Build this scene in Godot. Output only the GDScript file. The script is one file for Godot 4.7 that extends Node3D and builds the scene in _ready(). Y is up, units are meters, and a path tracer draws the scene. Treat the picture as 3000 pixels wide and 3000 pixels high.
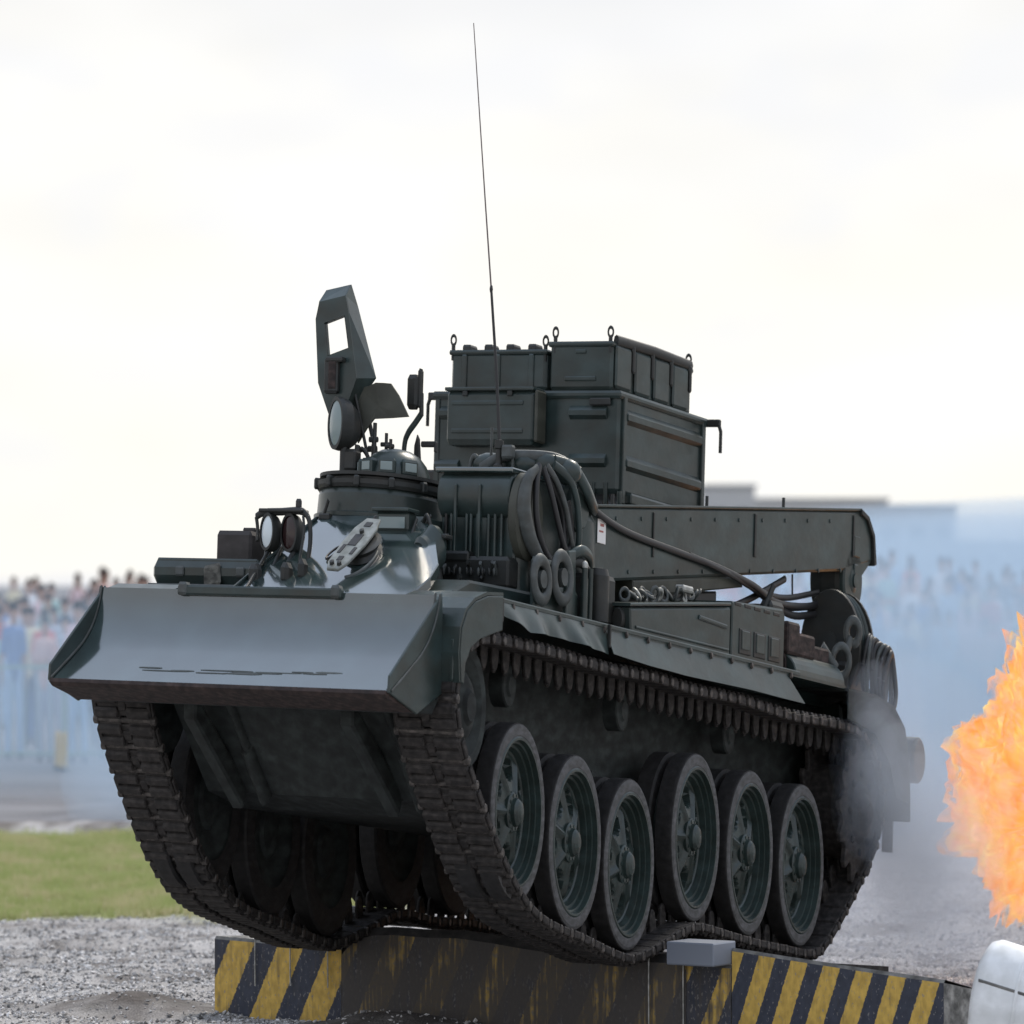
extends Node3D

# Plan: every shape is written in plain metres. The vehicle has its own axes (x to its left, y up, z forward, origin between the tracks);
# everything else uses x to the right, y up, z towards the viewer. The photograph is squeezed sideways, so all shapes are that much narrower:
# NARROW is put on x and z of every vertex, the same for every thing and from every side.
const NARROW := 0.5625
const EYE := 2.01
var S := Basis(Vector3(NARROW, 0, 0), Vector3(0, 1, 0), Vector3(0, 0, NARROW))
var VL: Basis          # vehicle axes -> world
var L: Basis           # the axes in use
var rng := RandomNumberGenerator.new()
var noise := FastNoiseLite.new()
var M := {}
var taken := {}

class Mb:
	var v := PackedVector3Array()
	var n := PackedVector3Array()
	var c := PackedColorArray()
	var uv := PackedVector2Array()
	var tint := Color.WHITE
	func tri(a: Vector3, b: Vector3, d: Vector3, na: Vector3, nb: Vector3, nd: Vector3) -> void:
		v.append(a); v.append(b); v.append(d)
		n.append(na); n.append(nb); n.append(nd)
		c.append(tint); c.append(tint); c.append(tint)
	func flat(a: Vector3, b: Vector3, d: Vector3, within: Vector3) -> void:
		var m := (b - a).cross(d - a)
		if m.length_squared() < 1e-16:
			return
		m = m.normalized()
		if m.dot((a + b + d) / 3.0 - within) < 0.0:
			m = -m
		tri(a, b, d, m, m, m)
	func face(a: Vector3, b: Vector3, d: Vector3, m: Vector3) -> void:
		tri(a, b, d, m, m, m)
	func quad(a: Vector3, b: Vector3, d: Vector3, e: Vector3, m: Vector3) -> void:
		tri(a, b, d, m, m, m); tri(a, d, e, m, m, m)
	func fquad(a: Vector3, b: Vector3, d: Vector3, e: Vector3, within: Vector3) -> void:
		flat(a, b, d, within); flat(a, d, e, within)
	func box(at: Vector3, size: Vector3, bev := 0.0, X := Transform3D()) -> void:
		var h := size * 0.5
		bev = minf(bev, minf(h.x, minf(h.y, h.z)) * 0.9)
		var ctr := X * at
		var pt := func(s: Vector3, on: int) -> Vector3:
			var q := h - Vector3(bev, bev, bev)
			q[on] = h[on]
			return X * (at + s * q)
		for a in 3:
			var b := (a + 1) % 3
			var d := (a + 2) % 3
			for sa in [-1.0, 1.0]:
				var k := []
				for q in [[-1.0, -1.0], [1.0, -1.0], [1.0, 1.0], [-1.0, 1.0]]:
					var s := Vector3.ZERO
					s[a] = sa; s[b] = q[0]; s[d] = q[1]
					k.append(pt.call(s, a))
				fquad(k[0], k[1], k[2], k[3], ctr)
				if bev > 0.0:
					for sb in [-1.0, 1.0]:
						var s1 := Vector3.ZERO
						s1[a] = sa; s1[b] = sb; s1[d] = -1.0
						var s2 := s1
						s2[d] = 1.0
						fquad(pt.call(s1, a), pt.call(s1, b), pt.call(s2, b), pt.call(s2, a), ctr)
		if bev > 0.0:
			for sx in [-1.0, 1.0]:
				for sy in [-1.0, 1.0]:
					for sz in [-1.0, 1.0]:
						var s := Vector3(sx, sy, sz)
						flat(pt.call(s, 0), pt.call(s, 1), pt.call(s, 2), ctr)
	# polygon in the plane of u and w, pushed from a to b along u x w's own axis d
	func prism(poly: PackedVector2Array, u: Vector3, w: Vector3, d: Vector3, a: float, b: float, bev := 0.0, o := Vector3.ZERO) -> void:
		var p := poly.duplicate()
		if Geometry2D.is_polygon_clockwise(p):
			p.reverse()
		var k := p.size()
		var ins := PackedVector2Array()
		for i in k:
			var e1 := (p[i] - p[(i + k - 1) % k]).normalized()
			var e2 := (p[(i + 1) % k] - p[i]).normalized()
			var n1 := Vector2(-e1.y, e1.x)
			var n2 := Vector2(-e2.y, e2.x)
			var m := n1 + n2
			ins.append(p[i] + m * (bev / maxf(0.35, 0.5 * m.length_squared())))
		if Geometry2D.is_polygon_clockwise(ins):
			ins = p.duplicate(); bev = 0.0
		var t := Geometry2D.triangulate_polygon(ins)
		var lo := minf(a, b)
		var hi := maxf(a, b)
		var f := func(q: Vector2, h: float) -> Vector3: return o + u * q.x + w * q.y + d * h
		var dd := d.normalized()
		for i in range(0, t.size(), 3):
			face(f.call(ins[t[i]], hi), f.call(ins[t[i + 1]], hi), f.call(ins[t[i + 2]], hi), dd)
			face(f.call(ins[t[i]], lo), f.call(ins[t[i + 1]], lo), f.call(ins[t[i + 2]], lo), -dd)
		for i in k:
			var j := (i + 1) % k
			var e := (p[j] - p[i]).normalized()
			var m2 := (u * e.y - w * e.x).normalized()
			quad(f.call(p[i], lo + bev), f.call(p[j], lo + bev), f.call(p[j], hi - bev), f.call(p[i], hi - bev), m2)
			if bev > 0.0:
				quad(f.call(p[i], hi - bev), f.call(p[j], hi - bev), f.call(ins[j], hi), f.call(ins[i], hi), (m2 + dd).normalized())
				quad(f.call(p[i], lo + bev), f.call(p[j], lo + bev), f.call(ins[j], lo), f.call(ins[i], lo), (m2 - dd).normalized())
	# outline in (z, y), pushed along x
	func slab(poly: Array, x0: float, x1: float, bev := 0.0) -> void:
		prism(PackedVector2Array(poly), Vector3(0, 0, 1), Vector3(0, 1, 0), Vector3(1, 0, 0), x0, x1, bev)
	# an open path in (z, y) given thickness th downwards/inwards, pushed along x
	func sheet(path: Array, x0: float, x1: float, th: float) -> void:
		var up := PackedVector2Array()
		var dn := PackedVector2Array()
		for i in path.size():
			var a: Vector2 = path[maxi(i - 1, 0)]
			var b: Vector2 = path[mini(i + 1, path.size() - 1)]
			var e := (b - a).normalized()
			up.append(path[i])
			dn.append(path[i] + Vector2(e.y, -e.x) * th)
		dn.reverse()
		up.append_array(dn)
		prism(up, Vector3(0, 0, 1), Vector3(0, 1, 0), Vector3(1, 0, 0), x0, x1)
	func tube(p: PackedVector3Array, r: Variant, sides := 8, cap := true) -> void:
		var k := p.size()
		var t0 := (p[1] - p[0]).normalized()
		var side := t0.cross(Vector3.UP if absf(t0.y) < 0.9 else Vector3.RIGHT).normalized()
		var rings := []
		for i in k:
			var t := (p[mini(i + 1, k - 1)] - p[maxi(i - 1, 0)]).normalized()
			side = (side - t * side.dot(t)).normalized()
			var up := t.cross(side)
			var rr: float = r if r is float else r[i]
			var ring := []
			for s in sides + 1:
				var an := TAU * s / sides
				var m := side * cos(an) + up * sin(an)
				ring.append([p[i] + m * rr, m])
			rings.append(ring)
			if cap and (i == 0 or i == k - 1):
				for s in sides:
					face(p[i], ring[s][0], ring[s + 1][0], -t if i == 0 else t)
		for i in k - 1:
			for s in sides:
				var a: Array = rings[i][s]
				var b: Array = rings[i][s + 1]
				var d: Array = rings[i + 1][s + 1]
				var e: Array = rings[i + 1][s]
				tri(a[0], b[0], d[0], a[1], b[1], d[1])
				tri(a[0], d[0], e[0], a[1], d[1], e[1])
	func bar(a: Vector3, b: Vector3, r: float, sides := 8) -> void:
		tube(PackedVector3Array([a, b]), r, sides)
	# profile of (radius, height along axis) turned round the axis through o
	func lathe(prof: Array, o: Vector3, axis: Vector3, seg := 24, smooth := false) -> void:
		axis = axis.normalized()
		var x := axis.cross(Vector3.UP if absf(axis.y) < 0.9 else Vector3.RIGHT).normalized()
		var y := axis.cross(x)
		var nm := []
		for i in prof.size() - 1:
			var e: Vector2 = (prof[i + 1] - prof[i])
			nm.append(Vector2(e.y, -e.x).normalized())
		var turned = 0.0
		for i in prof.size():
			turned += prof[i].cross(prof[(i + 1) % prof.size()])
		if turned < 0.0:
			for i in nm.size():
				nm[i] = -nm[i]
		for i in prof.size() - 1:
			var a: Vector2 = prof[i]
			var b: Vector2 = prof[i + 1]
			var na: Vector2 = nm[i]
			var nb: Vector2 = nm[i]
			if smooth:
				na = (nm[maxi(i - 1, 0)] + nm[i]).normalized()
				nb = (nm[mini(i + 1, nm.size() - 1)] + nm[i]).normalized()
			for s in seg:
				var d0 := x * cos(TAU * s / seg) + y * sin(TAU * s / seg)
				var d1 := x * cos(TAU * (s + 1) / seg) + y * sin(TAU * (s + 1) / seg)
				var p0 := o + d0 * a.x + axis * a.y
				var p1 := o + d1 * a.x + axis * a.y
				var p2 := o + d1 * b.x + axis * b.y
				var p3 := o + d0 * b.x + axis * b.y
				if a.x > 1e-6:
					tri(p0, p1, p2, d0 * na.x + axis * na.y, d1 * na.x + axis * na.y, d1 * nb.x + axis * nb.y)
				if b.x > 1e-6:
					tri(p0, p2, p3, d0 * na.x + axis * na.y, d1 * nb.x + axis * nb.y, d0 * nb.x + axis * nb.y)
	func ring(o: Vector3, axis: Vector3, R: float, r: float, seg := 24, sides := 8) -> void:
		var prof := []
		for i in sides + 1:
			prof.append(Vector2(R + r * cos(TAU * i / sides), r * sin(TAU * i / sides)))
		lathe(prof, o, axis, seg, true)
	func ball(o: Vector3, r: Vector3, seg := 12, axis := Vector3.UP) -> void:
		var k := Mb.new()
		var prof := []
		for i in seg / 2 + 1:
			var an := -PI / 2 + PI * i / (seg / 2)
			prof.append(Vector2(cos(an), sin(an)))
		k.lathe(prof, Vector3.ZERO, axis, seg, true)
		for i in k.v.size():
			v.append(o + k.v[i] * r)
			n.append((k.n[i] / r).normalized())
			c.append(tint)
	func join(k: Mb, X := Transform3D()) -> void:
		var B := X.basis.inverse().transposed()
		for i in k.v.size():
			v.append(X * k.v[i]); n.append((B * k.n[i]).normalized()); c.append(k.c[i])

func commit(b: Mb, Lm: Basis, colored := false) -> ArrayMesh:
	var B := Lm.inverse().transposed()
	var v := PackedVector3Array()
	var n := PackedVector3Array()
	var c := PackedColorArray()
	var uv := PackedVector2Array()
	var has_uv := b.uv.size() == b.v.size()
	v.resize(b.v.size()); n.resize(b.v.size()); c.resize(b.v.size())
	if has_uv:
		uv.resize(b.v.size())
	for i in range(0, b.v.size(), 3):
		var o := [i, i + 1, i + 2]
		var p0 := Lm * b.v[i]
		var p1 := Lm * b.v[i + 1]
		var p2 := Lm * b.v[i + 2]
		var m := B * (b.n[i] + b.n[i + 1] + b.n[i + 2])
		if (p1 - p0).cross(p2 - p0).dot(m) > 0.0:
			o = [i, i + 2, i + 1]
		for j in 3:
			v[i + j] = Lm * b.v[o[j]]
			n[i + j] = (B * b.n[o[j]]).normalized()
			c[i + j] = b.c[o[j]]
			if has_uv:
				uv[i + j] = b.uv[o[j]]
	var a := []
	a.resize(Mesh.ARRAY_MAX)
	a[Mesh.ARRAY_VERTEX] = v
	a[Mesh.ARRAY_NORMAL] = n
	if colored:
		a[Mesh.ARRAY_COLOR] = c
	if has_uv:
		a[Mesh.ARRAY_TEX_UV] = uv
	var mesh := ArrayMesh.new()
	mesh.add_surface_from_arrays(Mesh.PRIMITIVE_TRIANGLES, a)
	return mesh

func numbered(called: String) -> String:
	var k: int = taken.get(called, 0)
	taken[called] = k + 1
	return called if k == 0 else "%s_%03d" % [called, k]

func kid_name(parent: Node, called: String) -> String:
	if not parent.has_node(called):
		return called
	var k := 1
	while parent.has_node("%s_%03d" % [called, k]):
		k += 1
	return "%s_%03d" % [called, k]

# a mesh under parent (or at top level), its shape in the axes L; at: where its own origin goes, in the same axes
func put(called: String, b: Mb, m: Material, parent: Node3D = null, at := Vector3.ZERO, colored := false, label := "") -> MeshInstance3D:
	var o := MeshInstance3D.new()
	o.mesh = commit(b, L, colored)
	o.material_override = m
	o.position = L * at
	if parent:
		o.name = kid_name(parent, called)
		parent.add_child(o, true)
	else:
		o.name = numbered(called)
		add_child(o, true)
	if label:
		o.set_meta("label", label)
	return o

func origin_of(o: Node) -> Vector3:
	var at := Vector3.ZERO
	while o is Node3D and o != self:
		at += o.position
		o = o.get_parent()
	return at

# the same for shapes written in world places: the parent's own place is taken off
func put_abs(called: String, b: Mb, m: Material, parent: Node3D, colored := false, label := "") -> MeshInstance3D:
	var o := put(called, b, m, parent, Vector3.ZERO, colored, label)
	o.position = -origin_of(parent)
	return o

func node(called: String, parent: Node3D = null, at := Vector3.ZERO) -> Node3D:
	var o := Node3D.new()
	o.position = L * at
	if parent:
		o.name = kid_name(parent, called)
		parent.add_child(o, true)
	else:
		o.name = numbered(called)
		add_child(o, true)
	return o

func tag(o: Node, label: String, category := "", group := "", kind := "") -> Node:
	if label: o.set_meta("label", label)
	if category: o.set_meta("category", category)
	if group: o.set_meta("group", group)
	if kind: o.set_meta("kind", kind)
	return o

func V(x: float, y: float, z: float) -> Vector3:
	return Vector3(x, y, z)

func P(y: float, z: float) -> Vector2:   # outline point of a slab: (z, y)
	return Vector2(z, y)

func curve(pts: Array, k := 5) -> PackedVector3Array:
	var out := PackedVector3Array()
	for i in pts.size() - 1:
		var a: Vector3 = pts[maxi(i - 1, 0)]
		var b: Vector3 = pts[i]
		var d: Vector3 = pts[i + 1]
		var e: Vector3 = pts[mini(i + 2, pts.size() - 1)]
		for j in k:
			out.append(b.cubic_interpolate(d, a, e, float(j) / k))
	out.append(pts[-1])
	return out

# ---------------------------------------------------------------- materials
func noise_tex(fr: float, octaves: int, lo: Color, hi: Color, size := 512, sd := 1, bump := false, mid := 0.5) -> NoiseTexture2D:
	var f := FastNoiseLite.new()
	f.seed = sd; f.frequency = fr; f.fractal_octaves = octaves
	f.noise_type = FastNoiseLite.TYPE_SIMPLEX_SMOOTH
	var t := NoiseTexture2D.new()
	t.width = size; t.height = size; t.seamless = true; t.noise = f
	if bump:
		t.as_normal_map = true; t.bump_strength = 6.0
	else:
		var g := Gradient.new()
		g.offsets = PackedFloat32Array([mid - 0.28, mid, mid + 0.28])
		g.colors = PackedColorArray([lo, lo.lerp(hi, 0.45), hi])
		t.color_ramp = g
	return t

func mat(called: String, lin: Color, rough := 0.6, metal := 0.0, tex: Texture2D = null, scale := 1.0, nrm: Texture2D = null, nscale := 0.3, rtex: Texture2D = null) -> StandardMaterial3D:
	var m := StandardMaterial3D.new()
	m.resource_name = called
	m.albedo_color = lin.linear_to_srgb()
	m.roughness = rough
	m.metallic = metal
	m.cull_mode = BaseMaterial3D.CULL_DISABLED
	if tex or nrm or rtex:
		m.uv1_triplanar = true
		m.uv1_world_triplanar = true
		m.uv1_scale = Vector3.ONE * scale
	if tex:
		m.albedo_texture = tex
	if nrm:
		m.normal_enabled = true; m.normal_texture = nrm; m.normal_scale = nscale
	if rtex:
		m.roughness_texture = rtex
	M[called] = m
	return m

func materials() -> void:
	var worn = noise_tex(0.012, 5, Color(0.72, 0.72, 0.70), Color(1.0, 1.0, 1.0), 512, 3)
	var blotch = noise_tex(0.02, 6, Color(0.45, 0.45, 0.45), Color(1, 1, 1), 512, 8)
	var gloss = noise_tex(0.015, 5, Color(0.72, 0.72, 0.72), Color(1, 1, 1), 512, 11)
	var fine = noise_tex(0.05, 4, Color.BLACK, Color.WHITE, 512, 5, true)
	var lumpy = noise_tex(0.02, 5, Color.BLACK, Color.WHITE, 512, 6, true)
	# one green paint on most of the vehicle, wet and glossy on the front plates
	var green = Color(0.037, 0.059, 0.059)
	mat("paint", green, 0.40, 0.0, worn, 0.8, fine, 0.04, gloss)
	mat("paint_wet", green, 0.13, 0.0, worn, 0.6, fine, 0.012)
	for k in ["paint", "paint_wet"]:
		M[k].metallic_specular = 1.0 if k == "paint_wet" else 0.42
		M[k].clearcoat_enabled = true
		M[k].clearcoat = 1.0 if k == "paint_wet" else 0.12
		M[k].clearcoat_roughness = 0.06 if k == "paint_wet" else 0.22
	mat("paint_olive", Color(0.062, 0.064, 0.050), 0.6, 0.0, worn, 0.9)
	mat("paint_dark", Color(0.020, 0.024, 0.024), 0.55, 0.0, worn, 1.0, fine, 0.08)
	mat("hull_under_shaded", Color(0.032, 0.040, 0.038), 0.8, 0.0, blotch, 1.2, lumpy, 0.3)  # muddy green, darkened so the colour itself carries underside shade
	mat("track_steel", Color(0.050, 0.043, 0.040), 0.7, 0.2, blotch, 2.5, lumpy, 0.5)
	mat("pin_steel", Color(0.12, 0.105, 0.095), 0.55, 0.3, blotch, 3.0)
	mat("rubber", Color(0.022, 0.021, 0.022), 0.75, 0.0, blotch, 2.0, fine, 0.2)
	mat("rubber_rim", Color(0.105, 0.103, 0.106), 0.8, 0.0, worn, 4.0, fine, 0.15)
	mat("wheel_paint", Color(0.032, 0.052, 0.050), 0.38, 0.0, worn, 1.6, fine, 0.1, gloss)
	mat("cable", Color(0.012, 0.012, 0.013), 0.5)
	mat("hose", Color(0.080, 0.092, 0.093), 0.55, 0.0, worn, 2.0)
	mat("steel", Color(0.30, 0.31, 0.32), 0.4, 0.6, blotch, 2.0)
	mat("galvanised", Color(0.50, 0.50, 0.48), 0.5, 0.2, worn, 3.0)
	mat("rust", Color(0.062, 0.040, 0.035), 0.85, 0.0, blotch, 2.0, lumpy, 0.4)
	mat("bin_brown", Color(0.045, 0.038, 0.037), 0.7, 0.0, worn, 2.0)
	mat("lens", Color(0.62, 0.68, 0.70), 0.12, 0.0)
	mat("lens_dark", Color(0.025, 0.012, 0.012), 0.15, 0.0)
	mat("lens_grey", Color(0.20, 0.25, 0.25), 0.18, 0.0)
	mat("canvas", Color(0.17, 0.165, 0.145), 0.9, 0.0, blotch, 2.0, lumpy, 0.5)
	mat("bare_steel", Color(0.30, 0.31, 0.29), 0.42, 0.35, worn, 3.0)
	mat("sticker", Color(0.72, 0.70, 0.68), 0.6)
	mat("concrete", Color(0.30, 0.295, 0.28), 0.9, 0.0, blotch, 1.2, lumpy, 0.5)
	mat("white_paint", Color(0.80, 0.81, 0.82), 0.5, 0.0, noise_tex(0.03, 5, Color(0.86, 0.86, 0.85), Color(1, 1, 1), 256, 61), 1.2, lumpy, 0.12)
	mat("mud", Color(0.042, 0.038, 0.035), 0.9, 0.0, blotch, 1.5, lumpy, 0.6)
	mat("dry_mud", Color(0.058, 0.066, 0.063), 0.6)
	mat("skin", Color(0.42, 0.26, 0.19), 0.6)
	mat("hair", Color(0.03, 0.022, 0.018), 0.7)
	mat("far_wall", Color(0.50, 0.50, 0.49), 0.8)
	mat("far_roof", Color(0.46, 0.46, 0.45), 0.7)
	mat("far_glass", Color(0.10, 0.11, 0.12), 0.3)
	mat("stand_steel", Color(0.42, 0.46, 0.50), 0.6)
	mat("bench", Color(0.36, 0.40, 0.46), 0.7)
	mat("post_green", Color(0.34, 0.46, 0.42), 0.6)
	mat("post_yellow", Color(0.65, 0.45, 0.12), 0.6)
	var dust = noise_tex(0.014, 6, Color(0.20, 0.17, 0.135, 0.0), Color(0.20, 0.17, 0.135, 0.42), 512, 91, false, 0.56)
	var spots = noise_tex(0.06, 4, Color(0.16, 0.135, 0.11, 0.0), Color(0.16, 0.135, 0.11, 0.5), 512, 92, false, 0.62)
	for k in [["paint", dust], ["wheel_paint", spots], ["rubber", spots], ["paint_dark", dust], ["hose", dust]]:
		M[k[0]].detail_enabled = true
		M[k[0]].detail_blend_mode = BaseMaterial3D.BLEND_MODE_MIX
		M[k[0]].detail_albedo = k[1]
	var g = mat("ground", Color.WHITE, 0.95, 0.0, noise_tex(0.09, 4, Color(0.62, 0.62, 0.62), Color(1, 1, 1), 1024, 21), 0.9, lumpy, 0.8)
	g.vertex_color_use_as_albedo = true
	var st = mat("stone", Color.WHITE, 0.9)
	st.vertex_color_use_as_albedo = true
	var gr = mat("grass_blade", Color.WHITE, 0.8)
	gr.vertex_color_use_as_albedo = true
	gr.backlight_enabled = true
	gr.backlight = Color(0.4, 0.4, 0.4)
	var fl = StandardMaterial3D.new()
	fl.shading_mode = BaseMaterial3D.SHADING_MODE_UNSHADED
	fl.vertex_color_use_as_albedo = true
	fl.cull_mode = BaseMaterial3D.CULL_DISABLED
	fl.resource_name = "flame"
	M["flame"] = fl
	var fo: StandardMaterial3D = fl.duplicate()
	fo.transparency = BaseMaterial3D.TRANSPARENCY_ALPHA
	fo.roughness = 1.0
	fo.resource_name = "flame_edge"
	M["flame_edge"] = fo

# ---------------------------------------------------------------- start
func _ready() -> void:
	rng.seed = 7
	noise.seed = 4
	noise.frequency = 1.0
	noise.fractal_octaves = 4
	var cam = Camera3D.new()
	cam.name = "camera"
	var at = CameraAttributesPhysical.new()
	at.frustum_focal_length = 108.0
	at.frustum_focus_distance = 20.2
	at.exposure_aperture = 2.0
	cam.attributes = at
	add_child(cam)
	cam.projection = Camera3D.PROJECTION_FRUSTUM
	cam.near = 0.5
	cam.far = 4000.0
	cam.size = 2.0 * cam.near * 1500.0 / 13522.0
	cam.frustum_offset = Vector2(0, cam.near * 200.0 / 13522.0)
	cam.position = V(0, EYE, 0)
	var we = WorldEnvironment.new()
	we.name = "world_environment"
	var env = Environment.new()
	env.background_mode = Environment.BG_SKY
	env.sky = Sky.new()
	env.sky.sky_material = overcast()
	env.tonemap_mode = Environment.TONE_MAPPER_LINEAR
	env.tonemap_exposure = 1.5
	env.sdfgi_enabled = true
	env.ssao_enabled = true
	env.ssil_enabled = true
	env.volumetric_fog_enabled = true
	env.volumetric_fog_density = 0.0
	we.environment = env
	add_child(we)
	var sun = DirectionalLight3D.new()
	sun.name = "sun"
	sun.light_energy = 0.8
	sun.light_color = Color(1.0, 0.96, 0.90)
	sun.light_angular_distance = 14.0
	sun.shadow_enabled = true
	sun.rotation_degrees = Vector3(-50, 148, 0)
	add_child(sun)
	materials()
	var yaw = Basis(Vector3.UP, -0.57583)
	var pit = Basis(Vector3.RIGHT, -0.07778)
	var rol = Basis(Vector3.BACK, -0.0101)
	VL = S * (yaw * pit * rol)
	L = S
	ground()
	obstacle()
	vehicle()
	white_drum()
	fire()
	smoke()
	crowd()
	buildings()

func overcast() -> PanoramaSkyMaterial:
	var w := 2048
	var h := 1024
	var im := Image.create(w, h, false, Image.FORMAT_RGBF)
	var f := FastNoiseLite.new()
	f.seed = 12; f.frequency = 1.0; f.fractal_octaves = 5
	for j in h:
		var el := PI / 2 - PI * (j + 0.5) / h
		for i in w:
			var az := TAU * (i + 0.5) / w
			var c := Color(0.55, 0.57, 0.60)
			if el > 0.0:
				var d := Vector3(cos(el) * sin(az), sin(el), cos(el) * cos(az))
				var q := f.get_noise_3d(d.x * 3.0, d.y * 14.0, d.z * 3.0)
				var q2 := f.get_noise_3d(d.x * 9.0 + 5.0, d.y * 30.0, d.z * 9.0)
				var up := clampf((el - 0.03) / 0.13 + q * 0.45, 0.0, 1.0)
				var white := Color(0.712, 0.697, 0.652)
				var grey := Color(0.555, 0.572, 0.62)
				c = white.lerp(grey, up * up * 0.9)
				c = c * (1.0 + 0.09 * q2)
				c = c.lerp(Color(0.605, 0.618, 0.66), 0.38 * smoothstep(0.0, 0.35, f.get_noise_3d(d.x * 16.0 + 2.0, d.y * 34.0, d.z * 16.0)))
				var high := smoothstep(0.15, 0.95, el)
				c = c.lerp(Color(0.56, 0.66, 0.84), high)
			im.set_pixel(i, j, c)
	var m := PanoramaSkyMaterial.new()
	m.panorama = ImageTexture.create_from_image(im)
	return m

# ---------------------------------------------------------------- ground
func patch_noise(x: float, z: float, fr: float) -> float:
	return noise.get_noise_2d(x * fr + 31.0, z * fr - 17.0)

func ground_y(x: float, d: float) -> float:
	var y := 0.04 * patch_noise(x, d, 0.35) + 0.02 * patch_noise(x, d, 1.6)
	y *= smoothstep(22.0, 32.0, d) * (1.0 - smoothstep(64.0, 78.0, d))
	# heaps of mud left of the obstacle and against its foot
	y += 0.10 * exp(-pow((x + 3.15) / 0.65, 2.0) - pow((d - 38.6) / 0.6, 2.0))
	y += 0.10 * exp(-pow((x + 0.95) / 0.85, 2.0) - pow((d - 36.6) / 0.45, 2.0))
	# shallow bank of soil behind the lawn
	y += 0.10 * exp(-pow((d - 65.8) / 0.7, 2.0)) * smoothstep(0.5, -1.5, x)
	# a rut across the gravel
	y -= 0.06 * exp(-pow((d - 46.4 - 0.25 * x) / 0.3, 2.0))
	return y - 0.02

func in_lawn(x: float, d: float) -> float:
	var e := 0.9 * patch_noise(x, d, 0.5)
	return smoothstep(48.6, 49.4, d + e) * (1.0 - smoothstep(64.4, 65.2, d + e * 0.7)) * (1.0 - smoothstep(-1.8, -0.6, x + e))

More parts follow.
